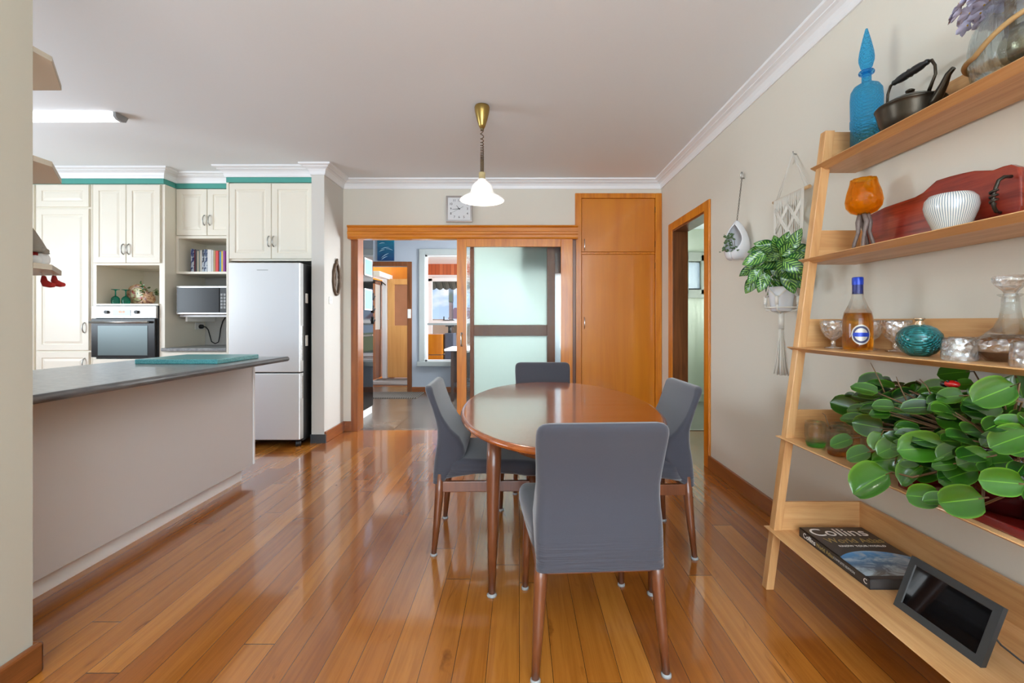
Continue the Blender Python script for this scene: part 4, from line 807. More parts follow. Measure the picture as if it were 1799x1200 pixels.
for sx in (1, -1):
    l_ = MB().tube([(sx*.215, -.260, .008), (sx*.205, -.246, .16), (sx*.196, -.236, .30), (sx*.192, -.232, .40)], [.0125, .018, .022, .022], 14).obj('leg', 'teak', ch, world=False)
    MB().lathe([(0, 0), (.017, 0), (.017, .008), (.011, .012), (0, .012)], (sx*.215, -.26, 0), 12).obj('glide', 'greyplastic', l_, world=False)
    l_ = MB().tube([(sx*.212, .252, .008), (sx*.206, .242, .18), (sx*.20, .235, .30), (sx*.198, .232, .40)], [.012, .017, .020, .020], 14).obj('leg', 'teak', ch, world=False)
    MB().lathe([(0, 0), (.016, 0), (.016, .008), (.011, .012), (0, .012)], (sx*.212, .252, 0), 12).obj('glide', 'greyplastic', l_, world=False)
    MB().box(sx*.186, -.22, .308, sx*.206, .235, .362).obj('side_rail', 'teak', ch, 0.004, world=False)
MB().box(-.19, .222, .33, .19, .244, .39).obj('front_rail', 'teak', ch, 0.004, world=False)
MB().box(-.19, -.238, .33, .19, -.218, .39).obj('rear_rail', 'teak', ch, 0.004, world=False)
dup(ch, (-0.17, 2.482, 0), R(-88.3), 'grey covered dining chair at the left side of the table, nearest the bench')
dup(ch, (0.59, 2.43, 0), R(92), 'grey covered dining chair at the right side of the table, nearest the right doorway')
dup(ch, (0.185, 3.31, 0), R(180), 'grey covered dining chair at the far end of the table before the sliding door')

# ================================================================ ladder shelf
def fx(z): return 1.068+0.13*z
Ya, Yb = 0.95, 2.005
k = thing('ladder_shelf', 'oak ladder shelf with five tiers leaning on the right wall', 'shelf', (1.25, 1.5, 0))
for y0 in (Yb-0.037, Ya):
    MB().prism([(fx(0), 0), (fx(0)+0.033, 0), (fx(1.987)+0.04, 1.987), (fx(1.987), 1.987)], 'y', y0, y0+0.037).obj('upright', 'oak_z', k, 0.002)
SZ = [1.836, 1.430, 1.046, 0.653, 0.254]
for z in SZ:
    x0 = fx(z)-0.018
    MB().prism([(x0, z), (x0+0.002, z+0.003), (1.49, z+0.003), (1.49, z-0.018), (x0+0.035, z-0.018)], 'y', Ya-0.012, Yb+0.012).obj('shelf_board', 'oak_y', k)
    h_ = 0.145 if z > 1.8 else 0.125
    for y0 in (Yb-0.034, Ya+0.02): MB().box(fx(z)+0.034, y0, z+0.003, 1.474, y0+0.014, z+h_).obj('end_panel', 'oak_x', k, 0.001)
    MB().box(1.474, Ya+0.02, z+0.003, 1.489, Yb-0.02, z+h_).obj('back_panel', 'oak_y', k, 0.001)
ST = [z+0.0035 for z in SZ]
# ---------------------------------------------------------------- top tier
z0 = ST[0]
k = thing('blue_decanter', 'tall turquoise diamond-cut glass decanter with pointed stopper on the top tier', 'decanter', (1.40, 1.835, z0))
C0 = (1.40, 1.835, z0)
MB().lathe([(0, 0), (.051, 0), (.0545, .006), (.0545, .095), (.0525, .10), (.0525, .104), (.056, .108), (.056, .135), (.0525, .14), (.0545, .145), (.0555, .22), (.053, .25), (.043, .268), (.027, .278), (.018, .282), (.0165, .29), (.0165, .318), (.015, .322)], C0, 40).obj('bottle', 'blueglass', k)
MB().lathe([(.017, .316), (.026, .318), (.0275, .324), (.025, .330), (.018, .333)], C0, 28).obj('collar', 'bluesolid', k)
MB().lathe([(.012, .32), (.014, .335), (.020, .345), (.0265, .37), (.027, .385), (.024, .41), (.017, .445), (.009, .48), (.004, .50), (0, .502)], C0, 28).obj('stopper', 'blueglass', k)
k = thing('kettle', 'dark bronze kettle with black turned wooden handle on the top tier', 'kettle', (1.395, 1.625, z0))
C0 = (1.395, 1.625, z0)
MB().lathe([(0, 0), (.072, 0), (.078, .004), (.090, .04), (.098, .075), (.101, .086), (.103, .088), (.100, .093)], C0, 40).obj('body', 'bronze', k)
MB().lathe([(.100, .092), (.09, .098), (.065, .112), (.045, .118), (.044, .121), (.02, .126), (0, .127)], C0, 36).obj('lid', 'bronze', k)
MB().lathe([(0, .126), (.005, .127), (.005, .137), (.013, .140), (.014, .145), (.006, .150), (0, .151)], C0, 16).obj('lid_knob', 'bronze', k)
MB().tube([(1.395, 1.555, z0+.05), (1.395, 1.522, z0+.065), (1.395, 1.495, z0+.10), (1.395, 1.480, z0+.125), (1.395, 1.462, z0+.135)], [.022, .017, .012, .009, .007], 14).obj('spout', 'bronze', k)
for s_ in (1, -1):
    MB().tube([(1.395, 1.625+s_*.075, z0+.105), (1.395, 1.625+s_*.088, z0+.13), (1.395, 1.625+s_*.10, z0+.15), (1.395, 1.625+s_*.098, z0+.18), (1.395, 1.625+s_*.085, z0+.205), (1.395, 1.625+s_*.07, z0+.208)], [.006, .005, .0045, .0045, .005, .005], 10).obj('handle_bracket', 'bronze', k)
pr = [(.006, -.075), (.010, -.068), (.009, -.06), (.013, -.045), (.0145, -.02), (.012, -.008), (.0155, 0), (.012, .008), (.0145, .02), (.013, .045), (.009, .06), (.010, .068), (.006, .075)]
MB().tube([(1.395, 1.625+y, z0+.208) for r, y in pr], [r for r, y in pr], 16).obj('handle_grip', 'black', k)
k = thing('ribbed_glass_jar', 'large ribbed glass jar with jute rope at the near end of the top tier', 'jar', (1.375, 1.25, z0))
C0 = (1.375, 1.25, z0)
pj = [(0, 0), (.088, 0), (.097, .01), (.104, .06), (.1035, .10), (.097, .135), (.080, .165), (.068, .178), (.066, .195), (.072, .202), (.072, .21)]
MB().lathe(pj+[(r-.004, z+.002) for r, z in reversed(pj[1:])], C0, 72, mod=lambda a, z: 1+.012*math.cos(24*a)*(1 if z < .17 else 0)).obj('jar_body', 'ribglass', k)
MB().tube([(1.375+.110*math.cos(a), 1.25+.110*math.sin(a), z0+.055+.10*max(0, -math.sin(a)*.8-.1*math.cos(a))) for a in [2*math.pi*i/40 for i in range(40)]], .007, 10, True).obj('rope', 'rope', k)
tag(MB().ball((1.385, 1.235, z0+.075), .062, 24).obj('glass_ball', flat('smoky_mirror_ball', rgb(150, 140, 116), 0.12, 0.85)), 'smoky silver ball lying inside the ribbed glass jar', 'ball')
k = thing('paper_flowers', 'bunch of lilac paper flowers with gold centres in the glass jar', 'flowers', (1.36, 1.27, z0+.2))
ctr = []
for i in range(46):
    a = random.uniform(0, 6.28); r_ = random.uniform(0, 1)**.6
    ctr.append(Vector((1.365+.085*r_*math.cos(a), 1.285+.105*r_*math.sin(a), z0+.215+.07*(1-r_)+random.uniform(-.01, .02))))
pt = MB(); gd = MB()
for c_ in ctr:
    ax = (c_-Vector((1.37, 1.27, z0+.17))).normalized(); u = ax.orthogonal().normalized(); v_ = ax.cross(u)
    for q in range(6):
        a = 2*math.pi*q/6+random.uniform(-.2, .2); d_ = (u*math.cos(a)+v_*math.sin(a)+ax*.45)
        pt.leaf(c_, d_, ax, .032, .021, cup=.35, droop=.05, rnd=random.random(), nu=4, nv=5)
    gd.tube([c_, c_+ax*.016], [.003, .001], 6)
pt.obj('petals', 'petal', k, attr=True); gd.obj('centres', 'gold', k)
MB().tube([(1.37, 1.27, z0+.06), (1.37, 1.27, z0+.23)], .012, 8).obj('stems', 'stem', k)
# ---------------------------------------------------------------- second tier
z0 = ST[1]
k = thing('amber_glass_vase', 'amber ruffled glass bowl on twisted wooden root legs, second tier', 'vase', (1.37, 1.81, z0))
C0 = (1.37, 1.81, z0)
pv = [(0, .150), (.02, .151), (.044, .162), (.059, .182), (.063, .205), (.057, .24), (.046, .275), (.043, .292)]
MB().lathe(pv+[(r-.003, z+.001) for r, z in reversed(pv)], C0, 60, mod=lambda a, z: 1+(.05*math.sin(10*a)*max(0, (z-.24)/.05) if z > .24 else 0)+.006*math.sin(14*a)).obj('bowl', 'amber', k)
rt = MB()
for i, a0 in enumerate((0.5, 2.4, 4.0, 5.3)):
    rt.tube([(1.37+.012*math.cos(a0), 1.81+.012*math.sin(a0), z0+.158), (1.37+.02*math.cos(a0+.6), 1.81+.02*math.sin(a0+.6), z0+.12), (1.37+.018*math.cos(a0+.2), 1.81+.018*math.sin(a0+.2), z0+.08), (1.37+.03*math.cos(a0), 1.81+.03*math.sin(a0), z0+.04), (1.37+.036*math.cos(a0), 1.81+.036*math.sin(a0), z0+.002)], [.008, .010, .007, .007, .006], 10)
rt.obj('root_legs', flat('silvery_driftwood', rgb(130, 112, 104), 0.5, 0.2, bump=0.8, bscale=90, var=0.5), k)
k = thing('serving_board', 'wavy edged red timber serving board leaning on the back of the second tier', 'serving board', (1.45, 1.6, z0))
top = [(1524, 380), (1555, 364), (1608, 346), (1622, 338), (1644, 317), (1666, 310), (1690, 304), (1710, 300), (1744, 299), (1762, 292), (1775, 289), (1790, 293), (1796, 309)]
bp = [(1.46*800/(x-912), H+(565-y)*1.46/(x-912)) for x, y in top]
bp = [(1.905, z0+.002)]+[(1.915, z0+.06)]+[p for p in bp]+[(1.312, z0+.06), (1.322, z0+.002)]
bo = MB()
lx = lambda z: 1.441+(z-z0)*.09
bo.loops([[(lx(z), y, z) for y, z in bp], [(lx(z)+.022, y, z) for y, z in bp]], smooth=False)
bo.obj('board', 'mahog', k, 0.004)
for s_ in (1,):
    hp = [(1.447, 1.338, z0+.153), (1.425, 1.338, z0+.152), (1.411, 1.340, z0+.142), (1.405, 1.348, z0+.106), (1.404, 1.350, z0+.080), (1.407, 1.348, z0+.062), (1.42, 1.355, z0+.054), (1.445, 1.368, z0+.054)]
    MB().tube(hp, .0050, 10).tube([(1.4045+.008*math.cos(a*.9), 1.348+.008*math.sin(a*.9), z0+.075+.0020*a) for a in range(22)], .0036, 8).obj('iron_handle', 'iron', k)
k = thing('striped_bowl', 'round bowl with pale grey and blue vertical stripes before the red board', 'bowl', (1.365, 1.44, z0))
t = NT('striped_glaze'); co_ = t.n('ShaderNodeTexCoord'); s_ = t.n('ShaderNodeSeparateXYZ'); t.l(co_.outputs['Object'], s_.inputs[0])
an = t.math('MULTIPLY', t.math('ARCTAN2', s_.outputs['Y'], s_.outputs['X']), 64/6.28318)
t.l(t.mix(t.math('LESS_THAN', t.math('FRACT', an), 0.38), rgb(224, 224, 218), rgb(118, 136, 148)), t.p.inputs['Base Color']); t.set(Roughness=.25, Coat_Weight=.5); M['stripe'] = t.m
pb_ = [(0, 0), (.035, 0), (.038, .004), (.050, .035), (.063, .07), (.067, .09), (.064, .112), (.053, .126), (.043, .128)]
MB().lathe(pb_+[(r-.004, z-.002) for r, z in reversed(pb_[1:])], (1.365, 1.44, z0), 64, mod=lambda a, z: 1+.006*math.cos(64*a)).obj('bowl_body', 'stripe', k)
# ---------------------------------------------------------------- third tier
z0 = ST[2]
def goblet(x, y, lab, r=.048, h=.115):
    p_ = [(0, 0), (.030, 0), (.032, .003), (.010, .008), (.007, .014), (.010, .022), (.007, .030), (.012, .036), (.030, .05), (.042, .075), (.0475, .10), (.048, .115)]
    p_ = [(a*r/.048, b*h/.115) for a, b in p_]
    tag(MB().lathe(p_+[(a-.0025, b+.001) for a, b in reversed(p_[8:])], (x, y, z0), 32).obj('crystal_goblet', 'crystal'), lab, 'glass', 'crystal goblets on the third tier')
goblet(1.30, 1.885, 'cut crystal goblet left of the brandy bottle, by the shelf upright')
goblet(1.385, 1.80, 'cut crystal goblet half hidden directly behind the brandy bottle')
goblet(1.385, 1.675, 'cut crystal goblet between the brandy bottle and the teal vase')
k = thing('brandy_bottle', 'bottle of amber brandy with blue cap and silver oval label', 'bottle', (1.29, 1.735, z0))
C0 = (1.29, 1.735, z0)
pb_ = [(0, .003), (.044, 0), (.048, .004), (.049, .02), (.049, .12), (.044, .145), (.032, .17), (.021, .20), (.018, .22), (.0165, .245)]
MB().lathe(pb_, C0, 36).obj('glass_bottle', 'glass', k)
MB().lathe([(0, .006), (.045, .005), (.0465, .02), (.0465, .12), (.0415, .143), (0, .1435)], C0, 36).obj('brandy', 'brandy', k)
MB().lathe([(.0175, .215), (.0178, .22), (.0175, .252)], C0, 24).obj('neck_label', flat('blue_red_neck_label', rgb(40, 50, 120), 0.4, 0.2, var=0.6, bscale=120), k)
MB().lathe([(.0182, .250), (.0186, .254), (.0186, .276), (.017, .279), (0, .279)], C0, 24).obj('cap', 'bluecap', k)
dirc = math.atan2(-1.735, -1.29)+.22
def wrapped(rr, rz_, hw, nm, mt, sup=2.0):
    g = []
    for i in range(-10, 11):
        u = i/10*.999; hgt = rz_*(1-abs(u)**sup)**(1/sup); q = dirc+hw*u
        g.append([(1.29+rr*math.cos(q), 1.735+rr*math.sin(q), z0+.062+hgt*s_) for s_ in (-1, -.33, .33, 1)])
    MB().loops(g, closed_u=False, cap0=False, cap1=False).obj(nm, mt, k)
wrapped(.0496, .037, .62, 'label', 'label'); wrapped(.0500, .032, .54, 'label_ring', flat('navy_print', rgb(60, 60, 96), .5, var=.5, bscale=260)); wrapped(.0503, .024, .42, 'label_centre', 'label'); wrapped(.0506, .0075, .5, 'label_band', 'bluecap', 8)
k = thing('teal_vase', 'squat round teal ribbed glass vase with gold neck', 'vase', (1.285, 1.462, z0))
C0 = (1.285, 1.462, z0)
MB().lathe([(0, 0), (.024, 0), (.041, .010), (.055, .028), (.0605, .05), (.057, .072), (.043, .089), (.027, .098), (.013, .101)], C0, 60, mod=lambda a, z: 1+.01*math.cos(30*a+z*60)).obj('body', 'tealvase', k)
MB().lathe([(.014, .098), (.013, .106), (.010, .110), (.012, .116), (.016, .118), (.014, .122), (0, .121)], C0, 24).obj('neck', 'goldfoil', k)
def tumbler(x, y, lab):
    p_ = [(.037, 0), (.040, .004), (.0395, .02), (.038, .045), (.037, .058), (.034, .064), (0, .065)]
    tag(MB().lathe(p_+[(max(a-.004, 0), b-.005) for a, b in reversed(p_)], (x, y, z0), 36, mod=lambda a, z: 1+.015*math.cos(16*a)).obj('crystal_tumbler', 'crystal'), lab, 'glass', 'upturned crystal tumblers on the third tier')
tumbler(1.258, 1.302, 'upturned crystal tumbler in front, right of the teal vase')
tumbler(1.352, 1.385, 'upturned crystal tumbler partly hidden behind the front one, left of the decanter')
tumbler(1.245, 1.105, 'upturned crystal tumbler at the right picture edge, in front of the decanter')
k = thing('crystal_decanter', 'wide based cut crystal decanter holding a little dark liqueur', 'decanter', (1.362, 1.262, z0))
C0 = (1.362, 1.262, z0)
pd = [(0, .002), (.048, 0), (.060, .012), (.076, .03), (.082, .045), (.076, .058), (.053, .075), (.034, .095), (.024, .12), (.0195, .15), (.0185, .178), (.027, .184), (.027, .187)]
MB().lathe(pd[:7]+[(.052, .074)], C0, 48).obj('cut_base', 'crystal', k)
MB().lathe(pd[6:]+[(.016, .187), (.0155, .15), (.021, .12), (.031, .094), (.052, .073)], C0, 40).obj('neck', 'glass', k)
MB().lathe([(0, .006), (.048, .005), (.060, .014), (.072, .026), (0, .026)], C0, 36).obj('liqueur', 'port', k)
MB().lathe([(.012, .165), (.0135, .188), (.016, .195), (.030, .21), (.038, .222), (.039, .232), (.034, .238), (0, .239)], C0, 28, mod=lambda a, z: 1+.03*math.cos(12*a)).obj('stopper', 'crystal', k)
# ---------------------------------------------------------------- fourth tier
z0 = ST[3]
def shotglass(x, y, mat, lab, r=.040, h=.100):
    k = thing('tinted_tumbler', lab, 'glass', (x, y, z0), group='tinted tumblers on the fourth tier')
    p_ = [(.026, 0), (.032, .003), (.037, .02), (.040, .05), (.0395, .08), (.038, .10)]
    MB().lathe([(0, .001)]+p_+[(a-.0018, b) for a, b in reversed(p_[2:])]+[(0, .018)], (x, y, z0), 28).obj('clear_bowl', 'glass', k)
    MB().lathe([(0, .002), (.030, .003), (.0352, .02), (0, .0175)], (x, y, z0), 24).obj('coloured_base', mat, k)
shotglass(1.195, 1.835, 'greens', 'small round tumbler with a green base on the fourth tier')
shotglass(1.20, 1.715, 'ambers', 'small round tumbler with an orange base, right of the green one')
shotglass(1.275, 1.80, flat('smoky_violet_glass', rgb(120, 96, 110), 0.1), 'smoky violet tumbler half hidden behind the orange based one')
shotglass(1.30, 1.67, 'ambers', 'orange based tumbler among the plant leaves, farthest right of the tumblers')
tr = thing('pot_tray', 'red lacquered square tray under the big plant pot', 'tray', (1.30, 1.19, z0))
MB().box(1.16, 1.02, z0, 1.44, 1.385, z0+.012).obj('base', 'tray', tr, .003)
MB().box(1.155, 1.015, z0, 1.168, 1.39, z0+.024).box(1.432, 1.015, z0, 1.445, 1.39, z0+.024).box(1.168, 1.015, z0, 1.432, 1.028, z0+.024).box(1.168, 1.377, z0, 1.432, 1.39, z0+.024).obj('rim', 'tray', tr, .003)
k = thing('potted_peperomia', 'bushy plant with round glossy leaves in an oxblood pot', 'plant', (1.305, 1.19, z0+.0125))
pp = [(0, 0), (.085, 0), (.095, .01), (.118, .06), (.126, .11), (.120, .15), (.126, .165), (.122, .172)]
MB().lathe(pp+[(.112, .165), (.110, .14), (0, .14)], (1.305, 1.19, z0+.0125), 48).obj('pot', 'glazered', k)
MB().lathe([(0, .148), (.06, .150), (.111, .144)], (1.305, 1.19, z0+.0125), 30).obj('soil', 'soil', k)
lv_ = [(745,160,150,85),(832,165,95,55),(770,265,210,130),(565,330,170,130),(735,330,170,60),(600,253,60,45),(895,300,65,110),(970,260,130,80),(1095,290,150,90),(1040,205,60,70),(1180,210,150,70),(1310,95,165,80),(1385,180,100,90),(1285,260,140,100),(1585,240,240,155),(1765,190,130,160),(1420,290,130,90),(1210,340,140,70),(1525,405,140,90),(1105,440,150,110),(895,490,150,120),(720,460,170,90),(640,425,120,60),(510,500,110,110),(540,575,140,60),(790,570,120,130),(655,660,150,90),(750,700,100,100),(860,700,180,140),(730,850,260,200),(905,750,80,90),(1010,790,190,180),(1090,620,260,200),(1250,560,130,80),(1405,525,170,120),(1370,400,230,80),(1125,760,200,130),(1335,800,230,220),(1270,650,140,110),(1450,700,190,170),(1590,720,200,130),(1640,850,220,160),(1700,560,240,100),(1740,600,160,80),(1100,950,180,130),(1180,970,130,130),(1360,980,240,190),(870,620,160,100),(1000,380,110,90),(1300,430,160,90),(1500,330,200,90),(1650,350,150,90),(1700,440,150,90),(1620,480,160,90),(1560,560,120,80),(950,600,120,100),(1770,380,90,90),(1180,500,120,100),(1450,450,150,100),(1590,400,150,90),(990,480,140,100),(880,380,130,90),(1380,620,150,90),(1000,700,120,100),(1250,730,140,100),(1770,480,120,90),(1480,230,110,90),(1660,280,120,90)]
rnd = random.Random(3)
lf = MB(); stm = MB(); hub = Vector((1.305, 1.20, z0+.165)); camp = Vector((0, 0, H))
for i, (zx, zy, zw, zh) in enumerate(lv_):
    px = 1340+zx/3.919; py = 630+zy/3.919
    hang = py > 838
    low = py > 770
    X = 1.09 if hang else (1.125+rnd.uniform(0, .06) if low else 1.17+rnd.uniform(-.02, .20))
    if zw*zh > 30000 and not hang: X = min(X, 1.15)
    Y = X*800/(px-912)
    zc = H-(py-565)*Y/800
    if not hang and zc < z0+.035: zc = z0+.035
    if zc > 1.02 and X > 1.16: zc = min(zc, 1.02)
    c_ = Vector((X, Y, zc)); L = zw/3.919*Y/800; W_ = zh/3.919*Y/800
    view = (camp-c_).normalized()
    rightv = Vector((0, 0, 1)).cross(view).normalized()*1.0
    out = Vector((c_.x-hub.x, c_.y-hub.y, 0)); 
    sgn = 1 if out.dot(rightv) > 0 else -1
    tilt = R(rnd.uniform(-28, 28)+(-55 if zh > zw*1.05 else 0)); upv = view.cross(rightv).normalized()
    if upv.z < 0: upv = -upv
    d_ = rightv*sgn*math.cos(tilt)+upv*(math.sin(tilt)-.15)
    if low: d_ = d_+Vector((0, 0, -.35))
    n_ = (view+upv*rnd.uniform(-.2, .9)+rightv*rnd.uniform(-.6, .6)).normalized()
    d_.normalize(); L2 = max(L, W_); W2 = min(L, W_)*1.0 if zh <= zw*1.3 else min(L, W_)
    L2 *= 1.04; W2 = L2*rnd.uniform(.80, .92)
    b0 = c_-d_*L2*.5
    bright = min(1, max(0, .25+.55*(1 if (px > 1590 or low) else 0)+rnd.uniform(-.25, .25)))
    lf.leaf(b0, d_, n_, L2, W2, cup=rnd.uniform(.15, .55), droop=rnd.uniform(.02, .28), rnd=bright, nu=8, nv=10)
    mid = (b0+hub)*.5+Vector((0, 0, .02))
    if hang: mid = Vector((1.12, (b0.y+hub.y)/2, z0+.06))
    stm.tube([hub+Vector((rnd.uniform(-.05, .05), rnd.uniform(-.05, .05), -.02)), mid, b0-d_*.008, b0+d_*.01], [.004, .0032, .0022, .0018], 6)
for i in range(150):
    a = rnd.uniform(0, 6.28); r_ = rnd.uniform(.02, .2); c_ = Vector((1.29+r_*.75*math.cos(a), 1.30+r_*1.9*math.sin(a), z0+rnd.uniform(.10, .29)))
    if c_.x > 1.45 or c_.y < 1.0: continue
    if c_.y > 1.6: c_.z = z0+rnd.uniform(.12, .24)
    d_ = Vector((c_.x-hub.x-.1, c_.y-hub.y, rnd.uniform(-.05, .1))).normalized()
    lf.leaf(c_, d_, (rnd.uniform(-.8, .1), -.5, .8), rnd.uniform(.055, .085), rnd.uniform(.045, .065), cup=.2, droop=.1, rnd=rnd.uniform(0, .4))
    stm.tube([hub+Vector((rnd.uniform(-.05, .05), rnd.uniform(-.05, .05), -.02)), (c_+hub)*.5, c_], [.0035, .003, .002], 6)
for zx, zy, dx, dz in ((790, 120, -.05, .07), (1130, 190, -.04, .03), (430, 390, -.03, .01), (940, 180, -.02, .04), (870, 690, -.03, .05), (640, 330, .02, -.02)):
    px = 1340+zx/3.919; py = 630+zy/3.919; X = 1.2; Y = X*800/(px-912); z_ = H-(py-565)*Y/800
    stm.tube([(X, Y-.03, z_-.05), (X, Y, z_), (X, Y-dx*.6, z_+dz*.6)], [.0022, .0018, .001], 5)
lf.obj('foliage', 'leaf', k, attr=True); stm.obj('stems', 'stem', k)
k = thing('ladybird_pick', 'red and black ladybird ornament on a wire stuck in the plant', 'ornament', (1.27, 1.345, z0+.16))
X, Y = 1.235, 1.235*800/(1668-912); zz = H-(674-565)*Y/800
MB().ball((X, Y-.008, zz), .020, 16, (.8, 1.0, .55)).obj('body', flat('ladybird_red', rgb(196, 24, 24), 0.2, coat=.6), k)
MB().ball((X, Y+.014, zz-.003), .013, 14, (.8, 1, .7)).ball((X-.012, Y-.008, zz+.008), .004, 8).ball((X+.002, Y-.018, zz+.009), .004, 8).obj('head_and_spots', 'blackgloss', k)
MB().tube([(X, Y, zz-.008), (X+.01, Y-.01, zz-.1), (1.27, Y-.02, z0+.165)], .0015, 6).obj('wire', 'satin', k)
# ---------------------------------------------------------------- lowest tier
z0 = ST[4]
k = thing('atlas_book', 'thick dark atlas with a blue globe on its cover, lying on the lowest tier', 'book', (1.31, 1.73, z0))
bx0, bx1, by0, by1, bt_ = 1.180, 1.442, 1.532, 1.918, .036
MB().box(bx0, by0, z0+bt_-.002, bx1, by1, z0+bt_).box(bx0, by0, z0, bx1, by1, z0+.002).box(bx0, by0, z0, bx0+.003, by1, z0+bt_).obj('cover', flat('charcoal_book_cover', rgb(52, 50, 52), .35, var=.3, bscale=5), k)
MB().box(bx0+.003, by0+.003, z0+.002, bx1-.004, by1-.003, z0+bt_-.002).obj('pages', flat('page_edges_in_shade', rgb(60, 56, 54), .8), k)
t = NT('earth_print'); n1 = t.noise(t.coord((9, 16, 9)), 1, 7, .65, 1.2); gx_ = t.n('ShaderNodeTexCoord'); gs_ = t.n('ShaderNodeSeparateXYZ'); t.l(gx_.outputs['Generated'], gs_.inputs[0])
t.l(t.mix(t.ramp(n1, [(.45, (0, 0, 0, 1)), (.62, (1, 1, 1, 1))]), t.ramp(gs_.outputs['Y'], [(.1, rgb(92, 84, 76)), (.5, rgb(62, 106, 140)), (.92, rgb(70, 150, 210)), (1, rgb(150, 200, 235))]), rgb(168, 186, 196)), t.p.inputs['Base Color']); t.set(Roughness=.35)
gp = [(bx0+.001, by0+.02)]
for a in range(0, 21):
    an_ = R(157-134*a/20); xx = 1.311+.20*math.cos(an_); yy = 1.535+.185*math.sin(an_)
    gp.append((min(max(xx, bx0+.001), bx1-.001), yy))
gp += [(bx1-.001, by0+.02)]
MB().prism(list(reversed(gp)), 'z', z0+bt_, z0+bt_+.0005).obj('globe_picture', t.m, k)
zt = z0+bt_+.0006
M['lw'] = flat('white_print', rgb(232, 228, 222), .5); M['lg'] = flat('gold_print', rgb(158, 138, 84), .5); M['lgrey'] = flat('grey_print', rgb(170, 170, 168), .5)
text('Collins', .088, (1.308, 1.868, zt), (1, 0, 0), (0, 1, 0), 'lw', k, sx=.92)
text('World Atlas', .052, (1.325, 1.800, zt), (1, 0, 0), (0, 1, 0), 'lg', k, sx=.86)
text('KNOW YOUR WORLD', .016, (1.325, 1.757, zt), (1, 0, 0), (0, 1, 0), 'lw', k, sx=1.1)
text('COMPLETE EDITION', .012, (1.37, 1.556, zt), (1, 0, 0), (0, 1, 0), 'lgrey', k)
text('Collins', .028, (bx0-.0005, 1.852, z0+.017), (0, -1, 0), (0, 0, 1), 'lw', k)
text('World Atlas', .022, (bx0-.0005, 1.760, z0+.017), (0, -1, 0), (0, 0, 1), 'lg', k, sx=.9)
text('COMPLETE EDITION', .012, (bx0-.0005, 1.655, z0+.017), (0, -1, 0), (0, 0, 1), 'lgrey', k)
text('C', .024, (bx0-.0005, 1.552, z0+.018), (0, -1, 0), (0, 0, 1), 'lw', k)
k = thing('digital_photo_frame', 'black digital photo frame tilted back on the lowest tier', 'photo frame', (1.24, 1.32, z0))
A = Vector((1.194, 1.454, z0)); B = Vector((1.203, 1.187, z0)); U = Vector((.060, 0, .156)); Nn = (B-A).cross(U).normalized()
if Nn.x > 0: Nn = -Nn
def fpt(u, v, d=0): return tuple(A+(B-A)*u+U*v+Nn*d)
MB().loops([[fpt(0, 0, -.014), fpt(1, 0, -.014), fpt(1, 1, -.014), fpt(0, 1, -.014)], [fpt(0, 0, 0), fpt(1, 0, 0), fpt(1, 1, 0), fpt(0, 1, 0)], [fpt(.075, .12, 0), fpt(.925, .12, 0), fpt(.925, .88, 0), fpt(.075, .88, 0)], [fpt(.085, .135, -.003), fpt(.915, .135, -.003), fpt(.915, .865, -.003), fpt(.085, .865, -.003)]], smooth=False, cap1=False).obj('frame', 'darkgrey', k)
MB().loops([[fpt(.08, .13, -.005), fpt(.92, .13, -.005), fpt(.92, .87, -.005), fpt(.08, .87, -.005)], [fpt(.08, .13, -.0028), fpt(.92, .13, -.0028), fpt(.92, .87, -.0028), fpt(.08, .87, -.0028)]], smooth=False).obj('screen', 'blackgloss', k)
MB().loops([[fpt(.4, .45, -.014), fpt(.6, .45, -.014), (1.30, 1.295, z0+.001), (1.30, 1.345, z0+.001)], [fpt(.4, .55, -.014), fpt(.6, .55, -.014), (1.308, 1.295, z0+.001), (1.308, 1.345, z0+.001)]], smooth=False).obj('stand', 'darkgrey', k)
MB().tube([fpt(.93, .55, -.014), (1.27, 1.20, z0+.05), (1.30, 1.15, z0+.02), (1.36, 1.08, z0+.006), (1.42, 1.0, z0+.006)], .0025, 8).obj('cable', 'black', k)

# ================================================================ hanging plants on the right wall
k = thing('hanging_pod_planter', 'white teardrop ceramic planter hanging on a chain beside the doorway', 'planter', (1.43, 2.99, 1.70))
# teardrop pod with a scooped opening that faces the doorway side
P0 = Vector((1.43, 2.99, 1.565)); prf = [(.0, 0), (.045, .002), (.062, .015), (.073, .05), (.076, .09), (.070, .13), (.058, .17), (.042, .205), (.024, .235), (.010, .25), (0, .256)]
pod = MB(); n = 40; ops = -math.pi*0.82
ls = []
def pr_at(t_):
    q = t_*(len(prf)-1); i = min(int(q), len(prf)-2); f = q-i
    return (prf[i][0]*(1-f)+prf[i+1][0]*f, prf[i][1]*(1-f)+prf[i+1][1]*f)
nn = 28; grid = {}
vs = []; fs = []
for i in range(nn+1):
    r_, z_ = pr_at(i/nn)
    o_ = math.sin(math.pi*min(1, max(0, (z_-.045)/.185)))**.6*.98 if .045 < z_ < .23 else 0
    o_ = max(o_, .0)
    for j in range(n+1):
        a = ops+o_+(2*math.pi-2*o_)*j/n
        vs.append((P0.x+r_*math.cos(a), P0.y+r_*math.sin(a), P0.z+z_))
for i in range(nn):
    for j in range(n): fs.append((i*(n+1)+j, i*(n+1)+j+1, (i+1)*(n+1)+j+1, (i+1)*(n+1)+j))
pod.add(vs, fs, True); pod.obj('pod', 'ceram', k, solid=.007)
MB().lathe([(0, .012), (.066, .042), (0, .052)], tuple(P0), 20).obj('soil', 'soil', k)
chn = MB(); top_ = Vector((1.487, 3.04, 2.115)); bot_ = P0+Vector((0, 0, .25))
